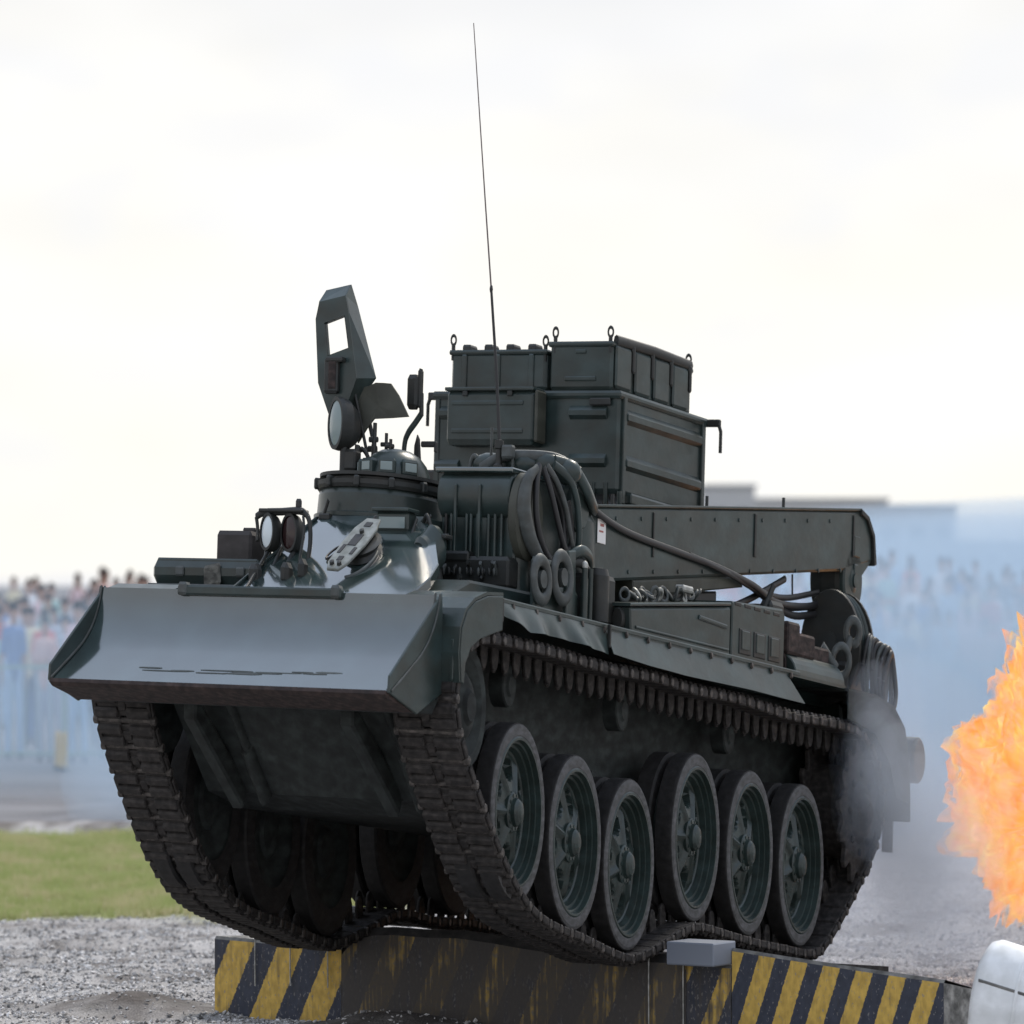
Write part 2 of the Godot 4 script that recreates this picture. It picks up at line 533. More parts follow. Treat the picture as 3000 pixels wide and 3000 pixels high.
func ground() -> void:
	var ds = []
	var d = 4.0
	while d < 3000.0:
		ds.append(d)
		d += 2.0 if d < 30.0 else (0.14 if d < 56.0 else (0.3 if d < 92.0 else d * 0.12))
	var xs = []
	var x = 0.0
	while x < 1500.0:
		xs.append(x)
		if x > 0.0:
			xs.push_front(-x)
		x += 0.14 if x < 7.0 else maxf(0.5, x * 0.2)
	var b = Mb.new()
	var pt = []
	var cl = []
	for dd in ds:
		var row = PackedVector3Array()
		var cr = PackedColorArray()
		for xx in xs:
			row.append(V(xx, ground_y(xx, dd), -dd))
			var gravel = Color(0.36, 0.345, 0.335).lerp(Color(0.52, 0.505, 0.50), 0.5 + 0.9 * patch_noise(xx, dd, 0.8))
			var soil = smoothstep(0.12, 0.3, patch_noise(xx + 9.0, dd * 0.55, 0.9))
			soil = maxf(soil * 0.75, exp(-pow((xx + 3.15) / 0.85, 2.0) - pow((dd - 38.6) / 0.8, 2.0)) * (1.1 + patch_noise(xx, dd, 4.0)))
			soil = maxf(soil, exp(-pow((xx + 0.95) / 1.1, 2.0) - pow((dd - 36.6) / 0.7, 2.0)) * (1.1 + patch_noise(xx, dd, 4.0)))
			for tr in [[44.5, 0.10, 0.0], [45.3, 0.10, 2.0], [41.6, -0.35, 4.0], [49.5, 0.3, 7.0]]:
				var off = dd - tr[0] - tr[1] * xx - 0.5 * patch_noise(xx * 0.4, tr[2] * 9.0, 0.5)
				soil = maxf(soil, 0.75 * exp(-pow(off / 0.22, 2.0)) * clampf(0.6 + 1.5 * patch_noise(xx + tr[2], dd, 2.6), 0.0, 1.0))
			gravel = gravel.lerp(Color(0.10, 0.085, 0.075), clampf(soil, 0.0, 1.0))
			var tarmac = Color(0.21, 0.21, 0.225) * (1.0 + 0.9 * patch_noise(xx, dd, 0.9))
			var c: Color = gravel.lerp(tarmac, smoothstep(65.5, 66.8, dd + patch_noise(xx, dd, 0.7)))
			c = c.lerp(Color(0.10, 0.08, 0.07), 0.8 * exp(-pow((dd - 66.0) / 0.7, 2.0)) * smoothstep(0.0, 0.2, patch_noise(xx, dd, 1.3) + 0.1) * smoothstep(0.5, -1.5, xx))
			c = c.lerp(Color(0.34, 0.36, 0.16), in_lawn(xx, dd))
			cr.append(c)
		pt.append(row)
		cl.append(cr)
	for i in ds.size() - 1:
		for j in xs.size() - 1:
			for k in [[0, 0, 0, 1, 1, 1], [0, 0, 1, 1, 1, 0]]:
				var q = []
				for t in 3:
					q.append([i + k[2 * t], j + k[2 * t + 1]])
				for t in 3:
					var a: int = q[t][0]
					var e: int = q[t][1]
					b.v.append(pt[a][e]); b.c.append(cl[a][e])
					var p0: Vector3 = pt[maxi(a - 1, 0)][e]
					var p1: Vector3 = pt[mini(a + 1, ds.size() - 1)][e]
					var p2: Vector3 = pt[a][maxi(e - 1, 0)]
					var p3: Vector3 = pt[a][mini(e + 1, xs.size() - 1)]
					b.n.append((p3 - p2).cross(p0 - p1).normalized() * (1.0 if (p3 - p2).cross(p0 - p1).y > 0.0 else -1.0))
	tag(put("ground", b, M.ground, null, Vector3.ZERO, true), "pale gravel ground with muddy patches and grey tarmac farther off", "ground", "", "structure")
	# loose stones
	var sm = Mb.new()
	var oc = [V(0, 1, 0), V(1, 0.1, 0), V(0, 0, 1), V(-1, -0.1, 0.1), V(0, 0.1, -1), V(0, -1, 0)]
	for f in [[0, 1, 2], [0, 2, 3], [0, 3, 4], [0, 4, 1], [5, 1, 2], [5, 2, 3], [5, 3, 4], [5, 4, 1]]:
		sm.flat(oc[f[0]], oc[f[1]], oc[f[2]], Vector3.ZERO)
	var mm = MultiMesh.new()
	mm.transform_format = MultiMesh.TRANSFORM_3D
	mm.use_colors = true
	mm.mesh = commit(sm, S)
	var tf = []
	var co = []
	for i in 90000:
		var dd = 33.0 + 24.0 * pow(rng.randf(), 1.3)
		var half = dd * 0.118
		var xx = rng.randf_range(-half, half)
		if in_lawn(xx, dd) > 0.4:
			continue
		var muddy = exp(-pow((xx + 3.15) / 0.85, 2.0) - pow((dd - 38.6) / 0.8, 2.0)) + exp(-pow((xx + 0.95) / 1.1, 2.0) - pow((dd - 36.6) / 0.7, 2.0))
		if muddy > 0.3 and rng.randf() < 0.8:
			continue
		var s = 0.007 + 0.016 * pow(rng.randf(), 4.0)
		var bs = Basis(Vector3(rng.randf() - 0.5, rng.randf() - 0.5, rng.randf() - 0.5).normalized(), rng.randf() * TAU).scaled(Vector3.ONE * s)
		tf.append(Transform3D(bs.scaled(V(1, 0.7, 1)), S * V(xx, ground_y(xx, dd) + s * 0.3, -dd)))
		var g = rng.randf_range(0.28, 0.66)
		if rng.randf() < 0.25:
			g *= 0.35
		co.append(Color(g, g * 0.98, g * 0.97))
	mm.instance_count = tf.size()
	for i in tf.size():
		mm.set_instance_transform(i, tf[i])
		mm.set_instance_color(i, co[i])
	var mi = MultiMeshInstance3D.new()
	mi.name = "loose_gravel"
	mi.multimesh = mm
	mi.material_override = M.stone
	add_child(mi)
	tag(mi, "loose grey gravel stones strewn over the ground", "gravel", "", "stuff")
	# grass blades
	var bl = Mb.new()
	for k in 5:
		var an = k * 1.26
		var lean = V(cos(an), 0, sin(an))
		var ac = V(-sin(an), 0, cos(an)) * 0.006
		bl.quad(-ac, ac, ac * 0.7 + V(0, 0.045, 0) + lean * 0.012, -ac * 0.7 + V(0, 0.045, 0) + lean * 0.012, lean)
		bl.face(ac * 0.7 + V(0, 0.045, 0) + lean * 0.012, -ac * 0.7 + V(0, 0.045, 0) + lean * 0.012, V(0, 0.085, 0) + lean * 0.045, lean)
	var gm = MultiMesh.new()
	gm.transform_format = MultiMesh.TRANSFORM_3D
	gm.use_colors = true
	gm.mesh = commit(bl, S)
	tf = []
	co = []
	for i in 70000:
		var dd = rng.randf_range(47.5, 65.5)
		var xx = rng.randf_range(-8.5, 0.0)
		if in_lawn(xx, dd) < rng.randf_range(0.25, 0.95):
			continue
		var dry = patch_noise(xx, dd, 0.9)
		var s = rng.randf_range(0.4, 0.85)
		tf.append(Transform3D(Basis(Vector3.UP, rng.randf() * TAU).scaled(V(s, s * rng.randf_range(0.7, 1.3), s)), S * V(xx, ground_y(xx, dd), -dd)))
		var c = Color(0.42, 0.47, 0.19).lerp(Color(0.58, 0.53, 0.32), clampf(0.35 + dry * 1.3 + rng.randf_range(-0.2, 0.2), 0.0, 1.0))
		co.append(c)
	gm.instance_count = tf.size()
	for i in tf.size():
		gm.set_instance_transform(i, tf[i])
		gm.set_instance_color(i, co[i])
	var gi = MultiMeshInstance3D.new()
	gi.name = "lawn_grass"
	gi.multimesh = gm
	gi.material_override = M.grass_blade
	add_child(gi)
	tag(gi, "strip of short yellowish green grass behind the gravel", "grass", "", "stuff")

# ---------------------------------------------------------------- striped obstacle under the tracks
func foot(u: float) -> Vector3:   # a point of the obstacle's front line, u running to the right
	var k := (u - 1500.0) / 13522.0
	var z := 0.10
	var x := (k * (36.817 - 0.836 * z) + 0.177 + 0.543 * z) / (0.838 + 0.545 * k)
	return V(-0.177 + 0.838 * x - 0.543 * z, 0, -(36.817 - 0.545 * x - 0.836 * z))

func stripes(w: int, h: int, metres: float, tall: float, period: float, slant: float, share: float, dirt_and_shade: float, sd: int, phase := 0.0) -> ImageTexture:
	var im = Image.create(w, h, false, Image.FORMAT_RGB8)
	var f = FastNoiseLite.new()
	f.seed = sd; f.fractal_octaves = 5; f.frequency = 1.0
	for j in h:
		var y = tall * (1.0 - (j + 0.5) / h)
		for i in w:
			var s = metres * (i + 0.5) / w
			var e = f.get_noise_2d(s * 14.0, y * 14.0)
			var ph = fposmod((s - slant * y) / period + phase + 0.025 * f.get_noise_2d(s * 40.0 + 9.0, y * 40.0), 1.0)
			var c = Color(0.035, 0.040, 0.058)
			if ph < share:
				c = Color(0.52, 0.34, 0.075)
			var chip = f.get_noise_2d(s * 30.0 + 50.0, y * 30.0)
			c = c * (1.0 + 0.35 * e)
			if chip > 0.47 - 0.25 * dirt_and_shade:
				c = c.lerp(Color(0.22, 0.21, 0.20), 0.75)
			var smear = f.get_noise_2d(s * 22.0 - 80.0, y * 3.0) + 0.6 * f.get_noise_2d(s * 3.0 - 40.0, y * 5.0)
			c = c.lerp(Color(0.060, 0.053, 0.048), clampf(dirt_and_shade * 1.25 - 0.35 + smear * 0.8, 0.0, 0.96))  # dirt tone; on the middle block it also paints in shade
			im.set_pixel(i, j, c.linear_to_srgb())
	return ImageTexture.create_from_image(im)

# front face (with its print), top and back of one block; us: points along the front line, hs: heights there
func block(called: String, parent: Node3D, us: Array, hs: Array, hb: Array, back: float, m: Material, label: String, body: Material, cham := 0.014) -> void:
	var fr = Mb.new()
	var bd = Mb.new()
	var away = V(0.543, 0, -0.836) * back
	var p0 = foot(us[0])
	var total = foot(us[-1]).distance_to(p0)
	for i in us.size() - 1:
		var a = foot(us[i])
		var b = foot(us[i + 1])
		var at = a + V(0, hs[i], 0)
		var bt = b + V(0, hs[i + 1], 0)
		var nn = (b - a).cross(Vector3.UP).normalized()
		nn = nn if nn.z > 0.0 else -nn
		var ch = V(0, cham, 0)
		var inn = -nn * cham * 1.6
		for q in [[a + V(0, -0.15, 0), b + V(0, -0.15, 0), bt - ch], [a + V(0, -0.15, 0), bt - ch, at - ch]]:
			for t in 3:
				var w: Vector3 = q[t]
				fr.v.append(w); fr.n.append(nn); fr.c.append(Color.WHITE)
				fr.uv.append(Vector2(V(w.x, 0, w.z).distance_to(p0) / total, 1.0 - (w.y + 0.15) / 0.6))
		bd.quad(at - ch, bt - ch, bt + inn, at + inn, (nn + Vector3.UP).normalized())
		var ab = a + away + V(0, hb[i], 0)
		var bb = b + away + V(0, hb[i + 1], 0)
		bd.quad(at + inn, bt + inn, bb, ab, (bt - at).cross(ab - at).normalized() * signf((bt - at).cross(ab - at).y))
		bd.quad(a + away + V(0, -0.15, 0), b + away + V(0, -0.15, 0), bb, ab, -nn)
	for e in [0, us.size() - 1]:
		var a = foot(us[e])
		var sgn = -1.0 if e == 0 else 1.0
		bd.quad(a + V(0, -0.15, 0), a + V(0, hs[e] - 0.012, 0), a + away + V(0, hb[e], 0), a + away + V(0, -0.15, 0), (foot(us[-1]) - p0).normalized() * sgn)
	var o = put_abs(called, bd, body, parent, false, label)
	put_abs("painted_face", fr, m, o)

func obstacle() -> void:
	L = S
	var base = foot(1500)
	var root = node("striped_obstacle", null, base)
	tag(root, "low concrete obstacle with worn yellow and black stripes under the tracked vehicle", "obstacle")
	var made = func(called: String, tex: Texture2D) -> StandardMaterial3D:
		var m = StandardMaterial3D.new()
		m.resource_name = called
		m.albedo_texture = tex
		m.roughness = 0.75
		m.cull_mode = BaseMaterial3D.CULL_DISABLED
		M[called] = m
		return m
	var la = foot(1000).distance_to(foot(629))
	var lb = foot(2010).distance_to(foot(1000))
	var ld = foot(2141).distance_to(foot(2011))
	var lc = foot(2765).distance_to(foot(2145))
	var ma: Material = made.call("stripes_left", stripes(512, 256, la, 0.6, 0.50, 0.85, 0.52, 0.22, 5, 0.52))
	var mb: Material = made.call("stripes_middle", stripes(1024, 256, lb, 0.6, 0.52, 0.85, 0.5, 1.12, 9))  # dirt plus the vehicle's shade, both put into the print
	var md: Material = made.call("stripes_short", stripes(256, 256, ld, 0.6, 0.40, 0.75, 0.35, 0.55, 23, 0.1))
	var mc: Material = made.call("stripes_right", stripes(1024, 256, lc, 0.6, 0.29, 0.60, 0.52, 0.05, 14, 0.3))
	block("concrete_block", root, [629, 800, 1000], [0.355, 0.345, 0.335], [0.33, 0.33, 0.33], 0.8, ma, "left end of the obstacle with wide worn stripes", M.concrete)
	block("concrete_block", root, [1001, 1020, 1042, 1065, 1095, 1150, 1250, 1340, 1400, 1450, 1500, 1560, 1630, 1700, 1840, 2010], [0.335, 0.37, 0.40, 0.418, 0.43, 0.436, 0.432, 0.436, 0.428, 0.42, 0.41, 0.40, 0.39, 0.385, 0.375, 0.375], [0.20, 0.20, 0.20, 0.20, 0.20, 0.20, 0.20, 0.20, 0.20, 0.20, 0.20, 0.20, 0.20, 0.20, 0.20, 0.20], 3.3, mb, "dirty middle of the obstacle, its stripes nearly hidden by mud and painted shade", M.mud, 0.035)
	block("concrete_block", root, [2011, 2141], [0.345, 0.345], [0.33, 0.33], 0.6, md, "short dirty block under the beam end", M.concrete)
	block("concrete_block", root, [2144, 2300, 2500, 2650, 2765], [0.42, 0.395, 0.365, 0.345, 0.33], [0.34, 0.315, 0.285, 0.265, 0.25], 0.7, mc, "right block with clean narrow yellow and black stripes", M.concrete)
	# pale steel beam end on top of the joint
	var b = Mb.new()
	var p = foot(2005) + V(0, 0.398, 0)
	var q = foot(2142) + V(0, 0.398, 0)
	var dir = (q - p).normalized()
	var X = Transform3D(Basis(dir, Vector3.UP, dir.cross(Vector3.UP)), (p + q) * 0.5)
	b.box(V(0, 0.0, 0.10), V((q - p).length(), 0.10, 0.34), 0.006, X)
	put_abs("beam_end", b, mat("beam_paint", Color(0.17, 0.19, 0.23), 0.5, 0.0), root, false, "grey steel beam end lying on the joint")
	# hooked steel rods hanging down the face
	for k in [[752, 0.35, 0.16], [855, 0.345, 0.17], [965, 0.34, 0.17], [2006, 0.40, 0.06], [1905, 0.38, 0.04]]:
		var f = foot(k[0]) + V(-0.012, 0, 0.018)
		var r = Mb.new()
		r.tube(curve([f + V(0.06, k[1] + 0.012, -0.05), f + V(0.02, k[1] + 0.014, -0.005), f + V(0, k[1] - 0.01, 0), f + V(0, k[2], 0.0), f + V(0.0, k[2] - 0.02, 0.012)], 4), 0.006, 6)
		put_abs("steel_rod", r, M.galvanised, root)
	L = S

func vehicle_at() -> Vector3:
	return S * V(-0.17699, -1.57395 + EYE, -36.81671)

# ---------------------------------------------------------------- the vehicle
var car: Node3D

func part(called: String, b: Mb, m: Material, parent: Node3D = null, label := "") -> MeshInstance3D:
	return put(called, b, m, parent if parent else car, Vector3.ZERO, false, label)

func vehicle() -> void:
	L = VL
	car = Node3D.new()
	car.name = numbered("armoured_recovery_vehicle")
	car.position = vehicle_at()
	add_child(car, true)
	tag(car, "dark green tracked armoured recovery vehicle with dozer blade and crane climbing an obstacle", "armoured vehicle")
	hull()
	running_gear()
	blade()
	fenders()
	cupola()
	front_fittings()
	crane()
	cargo()
	side_stowage()
	rear()
	L = S

func hull() -> void:
	var b = Mb.new()
	b.slab([P(1.02, 2.98), P(0.86, 2.95), P(0.47, 2.42), P(0.42, 2.0), P(0.44, -2.9), P(0.62, -3.35), P(1.27, -3.48), P(1.27, 1.9)], -1.05, 1.05, 0.02)
	part("lower_hull", b, M.hull_under_shaded)
	# torsion bar mounts and swing arms show between the wheels
	b = Mb.new()
	for s in [-1.0, 1.0]:
		for z in [2.1, 1.29, 0.51, -0.49, -1.34, -2.19]:
			b.lathe([V2(0.0, 0.0), V2(0.11, 0.0), V2(0.11, 0.08), V2(0.07, 0.10), V2(0.0, 0.10)], V(1.05 * s, 0.62, z - 0.2), V(s, 0, 0), 14)
	part("suspension_mounts", b, M.hull_under_shaded)
	# nose plate: the sloping glacis, polished by the sky
	b = Mb.new()
	var sl = V(0, -0.46, 1.24).normalized()
	var sn = V(0, 1.24, 0.46).normalized()
	b.prism(PackedVector2Array([V2(-0.56, 0.0), V2(0.42, 0.0), V2(0.53, 0.05), V2(0.68, 0.20), V2(1.0, 0.64), V2(1.06, 0.85), V2(1.06, 1.3226), V2(-0.56, 1.3226)]), V(1, 0, 0), sl, sn, -0.05, 0.0, 0.006, V(0, 1.70, 1.76))
	part("glacis_plate", b, M.paint_wet, car)
	# driver's housing and roof
	b = Mb.new()
	b.slab([P(1.70, 1.755), P(1.725, 1.70), P(1.725, -0.55), P(1.45, -0.8), P(1.2, -0.8), P(1.2, 2.95), P(1.215, 2.95)], -0.56, 0.41, 0.004)
	part("casemate", b, M.paint)
	b = Mb.new()
	b.slab([P(1.20, 2.95), P(1.36, 2.42), P(1.42, 2.2), P(1.43, 1.6), P(1.46, -0.6), P(1.46, -3.1), P(1.24, -3.44), P(1.2, 2.9)], 0.42, 1.18, 0.012)
	b.slab([P(1.20, 2.96), P(1.34, 2.4), P(1.44, 1.6), P(1.46, -0.8), P(1.46, -3.1), P(1.24, -3.44), P(1.2, 2.9)], -1.18, -0.565, 0.012)
	b.slab([P(1.46, -0.81), P(1.46, -3.1), P(1.24, -3.44), P(1.2, -0.81)], -0.56, 0.41, 0.012)
	part("deck", b, M.paint)
	# deck hatches and grilles towards the rear
	for k in [[-0.6, -1.0, 0.5, 0.6], [0.1, -1.0, 0.5, 0.6], [-0.6, -2.6, 0.8, 0.3]]:
		b = Mb.new()
		b.box(V(k[0], 1.475, k[1]), V(k[2], 0.035, k[3]), 0.01)
		part("deck_hatch", b, M.paint)
	# weld beads and bolts on the glacis edge
	b = Mb.new()
	b.tube(PackedVector3Array([V(-0.55, 1.252, 2.99), V(1.05, 1.252, 2.99)]), 0.012, 6)
	b.tube(PackedVector3Array([V(-0.56, 1.25, 3.0), V(-0.56, 1.705, 1.765)]), 0.01, 6)
	part("weld_bead", b, M.paint)

func V2(a: float, b: float) -> Vector2:
	return Vector2(a, b)

# ------------------------------------------------ tracks and wheels
func wheel_mesh(L2: Basis, out: float, where: Vector3, n: int) -> void:
	# out: +1 the outer face looks along +x
	var X = V(out, 0, 0)
	var w = node("road_wheel", car, where)
	var b = Mb.new()
	b.lathe([V2(0.315, -0.005), V2(0.325, 0.0), V2(0.358, 0.0), V2(0.373, -0.012), V2(0.375, -0.03), V2(0.375, -0.155), V2(0.36, -0.17), V2(0.30, -0.17)], Vector3.ZERO, X, 48)
	b.lathe([V2(0.30, -0.215), V2(0.36, -0.215), V2(0.375, -0.23), V2(0.375, -0.37), V2(0.36, -0.385), V2(0.25, -0.385)], Vector3.ZERO, X, 48)
	put("tyre", b, M.rubber, w)
	b = Mb.new()
	b.lathe([V2(0.318, -0.001), V2(0.324, 0.0025), V2(0.357, 0.0025), V2(0.369, -0.006)], Vector3.ZERO, X, 48)
	put("tyre_face", b, M.rubber_rim, w)
	b = Mb.new()
	b.lathe([V2(0.318, -0.001), V2(0.312, 0.006), V2(0.303, 0.006), V2(0.299, -0.035), V2(0.288, -0.038), V2(0.284, -0.075), V2(0.272, -0.078), V2(0.262, -0.125), V2(0.25, -0.14)], Vector3.ZERO, X, 48)
	b.lathe([V2(0.305, -0.17), V2(0.30, -0.19), V2(0.305, -0.215)], Vector3.ZERO, X, 24)
	put("rim", b, M.wheel_paint, w)
	b = Mb.new()
	b.lathe([V2(0.29, -0.372), V2(0.25, -0.36), V2(0.12, -0.33), V2(0.10, -0.36), V2(0.0, -0.365)], Vector3.ZERO, X, 28)
	put("inner_disc", b, M.hull_under_shaded, w)  # darker copy of the green paints in the shade behind the wheel
	# dished disc with six ribs and pockets between them
	b = Mb.new()
	var na = 72
	var nr = 14
	var dep = func(r: float, an: float) -> float:
		var t = (r - 0.085) / 0.17
		var base = lerpf(-0.07, -0.135, clampf(t, 0.0, 1.0))
		var a6 = fposmod(an + PI / 6.0, PI / 3.0) - PI / 6.0
		var rib = exp(-pow(a6 * r / 0.018, 2.0)) * 0.030 * smoothstep(0.255, 0.22, r)
		var h6 = fposmod(an, PI / 3.0) - PI / 6.0
		var e = pow(h6 * r / 0.052, 2.0) + pow((r - 0.185) / 0.045, 2.0)
		return base + rib - 0.06 * smoothstep(1.25, 0.85, e)
	var pos = func(i: int, j: int) -> Vector3:
		var an = TAU * i / na + n * 0.35
		var r = lerpf(0.075, 0.255, float(j) / nr)
		return V(out * dep.call(r, TAU * i / na), r * sin(an), r * cos(an))
	for i in na:
		for j in nr:
			var p0: Vector3 = pos.call(i, j)
			var p1: Vector3 = pos.call(i + 1, j)
			var p2: Vector3 = pos.call(i + 1, j + 1)
			var p3: Vector3 = pos.call(i, j + 1)
			var m = (p1 - p0).cross(p3 - p0).normalized()
			b.quad(p0, p1, p2, p3, m if m.x * out > 0.0 else -m)
	put("wheel_disc", b, M.wheel_paint, w)
	b = Mb.new()
	b.lathe([V2(0.088, -0.085), V2(0.086, -0.045), V2(0.078, -0.035), V2(0.062, -0.03), V2(0.058, 0.0), V2(0.045, 0.022), V2(0.022, 0.034), V2(0.0, 0.036)], Vector3.ZERO, X, 24)
	for k in 10:
		var an = TAU * k / 10.0
		b.lathe([V2(0.009, -0.01), V2(0.009, 0.006), V2(0.0, 0.007)], V(-0.034 * out, 0.07 * sin(an), 0.07 * cos(an)), X, 6)
	put("hub_cap", b, M.wheel_paint, w)

func track_path(side: float) -> PackedVector2Array:
	# the line of the pins, (z, y), closed, going forward on top
	var q = [P(1.10, -3.05), P(1.125, -2.6), P(1.115, -1.8), P(1.135, -1.0), P(1.13, -0.3), P(1.145, 0.3), P(1.135, 1.0), P(1.15, 1.8), P(1.15, 2.5),
		P(1.135, 2.78), P(1.06, 2.99), P(0.92, 3.08), P(0.78, 3.04), P(0.62, 2.90), P(0.27, 2.42), P(0.085, 2.06), P(0.01, 1.72), P(-0.025, 1.3), P(-0.075, 0.82), P(-0.085, 0.5),
		P(0.0, 0.05), P(0.075, -0.28), P(0.092, -0.5), P(0.075, -0.9), P(0.058, -1.34), P(0.05, -1.8), P(0.045, -2.2), P(0.095, -2.5), P(0.45, -3.12), P(0.66, -3.37), P(0.82, -3.42), P(0.98, -3.32)]
	if side < 0.0:
		for i in q.size():
			if q[i].y < 0.3 and q[i].x > -1.2:
				q[i].y -= 0.03
	var out = PackedVector2Array()
	for i in q.size():
		var a: Vector2 = q[(i + q.size() - 1) % q.size()]
		var b: Vector2 = q[i]
		var d: Vector2 = q[(i + 1) % q.size()]
		var e: Vector2 = q[(i + 2) % q.size()]
		for j in 12:
			out.append(b.cubic_interpolate(d, a, e, j / 12.0))
	return out

func link_mesh(variant: int) -> Mb:
	# along x: t (travel), y: outward, z: across (0 at the middle); pitch 0.15
	var b = Mb.new()
	var r = RandomNumberGenerator.new()
	r.seed = variant + 40
	for s in [-1.0, 1.0]:
		b.box(V(0, -0.004, s * 0.152), V(0.140, 0.032, 0.232), 0.006)
		# two cross ribs that bite the ground
		for t in [-0.036, 0.030]:
			b.box(V(t, 0.020 + r.randf_range(-0.002, 0.002), s * 0.152), V(0.046, 0.030, 0.222), 0.009)
		b.box(V(0.0, 0.012, s * 0.256), V(0.10, 0.03, 0.03), 0.006)
		b.box(V(0.012, -0.002, s * 0.281), V(0.085, 0.036, 0.018), 0.006)
	b.box(V(0.0, -0.004, 0), V(0.105, 0.028, 0.10), 0.005)
	b.box(V(0.0, 0.012, 0), V(0.05, 0.02, 0.07), 0.005)
	return b

func guide_mesh() -> Mb:
	var b = Mb.new()
	for s in [-1.0, 1.0]:
		b.prism(PackedVector2Array([V2(-0.045, -0.01), V2(-0.045, -0.06), V2(-0.032, -0.098), V2(-0.012, -0.112), V2(0.012, -0.112), V2(0.032, -0.098), V2(0.045, -0.06), V2(0.045, -0.01)]), V(1, 0, 0), V(0, 1, 0), V(0, 0, 1), s * 0.052 - 0.012, s * 0.052 + 0.012, 0.005)
	return b

func running_gear() -> void:
	var zs = [2.10, 1.2926, 0.5053, -0.4859, -1.3425, -2.1879]
	var ys = [0.46, 0.375, 0.319, 0.488, 0.4623, 0.448]
	for i in 6:
		wheel_mesh(VL, 1.0, V(1.60, ys[i], zs[i]), i)
	for i in 6:
		wheel_mesh(VL, -1.0, V(-1.60, ys[i] - (0.03 if i < 4 else 0.0), zs[i]), i + 2)
	for s in [1.0, -1.0]:
		for z in [1.87, 0.25, -1.4]:
			var b = Mb.new()
			b.lathe([V2(0.0, 0.03), V2(0.04, 0.03), V2(0.05, 0.012), V2(0.085, 0.012), V2(0.092, 0.0), V2(0.092, -0.12), V2(0.0, -0.12)], V(1.33 * s, 1.0, z), V(s, 0, 0), 20)
			part("return_roller", b, M.hull_under_shaded)
		# idler in front
		var id = Mb.new()
		id.lathe([V2(0.0, 0.05), V2(0.06, 0.05), V2(0.08, 0.02), V2(0.12, 0.0), V2(0.16, -0.05), V2(0.21, 0.0), V2(0.25, 0.01), V2(0.25, -0.12), V2(0.0, -0.12)], V(1.52 * s, 0.86, 2.72), V(s, 0, 0), 32)
		id.lathe([V2(0.0, 0.0), V2(0.25, 0.0), V2(0.25, -0.12), V2(0.0, -0.12)], V(1.34 * s, 0.86, 2.72), V(s, 0, 0), 32)
		part("idler_wheel", id, M.hull_under_shaded)
		# toothed sprocket at the back
		var sp = Mb.new()
		for off in [1.62, 1.24]:
			var teeth = PackedVector2Array()
			for k in 56:
				var an = TAU * k / 56.0
				teeth.append(V2(cos(an), sin(an)) * (0.345 if k % 4 < 2 else 0.285))
			sp.prism(teeth, V(0, 0, 1), V(0, 1, 0), V(1, 0, 0), off * s - 0.022, off * s + 0.022, 0.006, V(0, 0.74, -3.07))
		sp.lathe([V2(0.0, 0.10), V2(0.05, 0.10), V2(0.09, 0.06), V2(0.12, 0.05), V2(0.15, 0.0), V2(0.22, -0.01), V2(0.22, -0.4), V2(0.0, -0.4)], V(1.64 * s, 0.74, -3.07), V(s, 0, 0), 28)
		for k in 8:
			sp.ball(V(1.655 * s, 0.74 + 0.185 * sin(k * TAU / 8), -3.07 + 0.185 * cos(k * TAU / 8)), V(0.02, 0.02, 0.02), 8)
		part("drive_sprocket", sp, M.track_steel)
		# the track, link by link
		var path = track_path(s)
		var total = 0.0
		var at = PackedFloat32Array([0.0])
		for i in path.size():
			total += path[i].distance_to(path[(i + 1) % path.size()])
			at.append(total)
		var count = roundi(total / 0.15)
		var shapes = [link_mesh(0), link_mesh(1), link_mesh(2)]
		var teeth2 = guide_mesh()
		var pin = Mb.new()
		pin.lathe([V2(0.0, 0.298), V2(0.017, 0.298), V2(0.021, 0.292), V2(0.021, 0.252), V2(0.013, 0.25), V2(0.013, -0.25), V2(0.021, -0.252), V2(0.021, -0.292), V2(0.017, -0.298), V2(0.0, -0.298)], Vector3.ZERO, V(0, 0, 1), 8)
		var tr = node("track", car)
		var find = func(dist: float) -> Vector2:
			dist = fposmod(dist, total)
			var i = clampi(at.bsearch(dist) - 1, 0, path.size() - 1)
			return path[i].lerp(path[(i + 1) % path.size()], (dist - at[i]) / maxf(at[i + 1] - at[i], 1e-5))
		for k in count:
			var a: Vector2 = find.call(total * k / count)
			var b2: Vector2 = find.call(total * (k + 1) / count)
			var e = (b2 - a).normalized()
			var t = V(0, e.y, e.x)
			var up = V(0, e.x, -e.y)       # outward: on top it points up
			var mid = (a + b2) * 0.5
			var X = Transform3D(Basis(t, up, t.cross(up)), V(1.395 * s, mid.y, mid.x))
			var m = Mb.new()
			m.join(shapes[k % 3], X)
			m.join(teeth2, X)
			var ln = part("track_link", m, M.track_steel, tr)
			var pm = Mb.new()
			pm.join(pin, Transform3D(X.basis, V(1.395 * s, a.y, a.x)))
			# pins stay with the links as one more piece of the track
			part("track_pin", pm, M.pin_steel, tr)

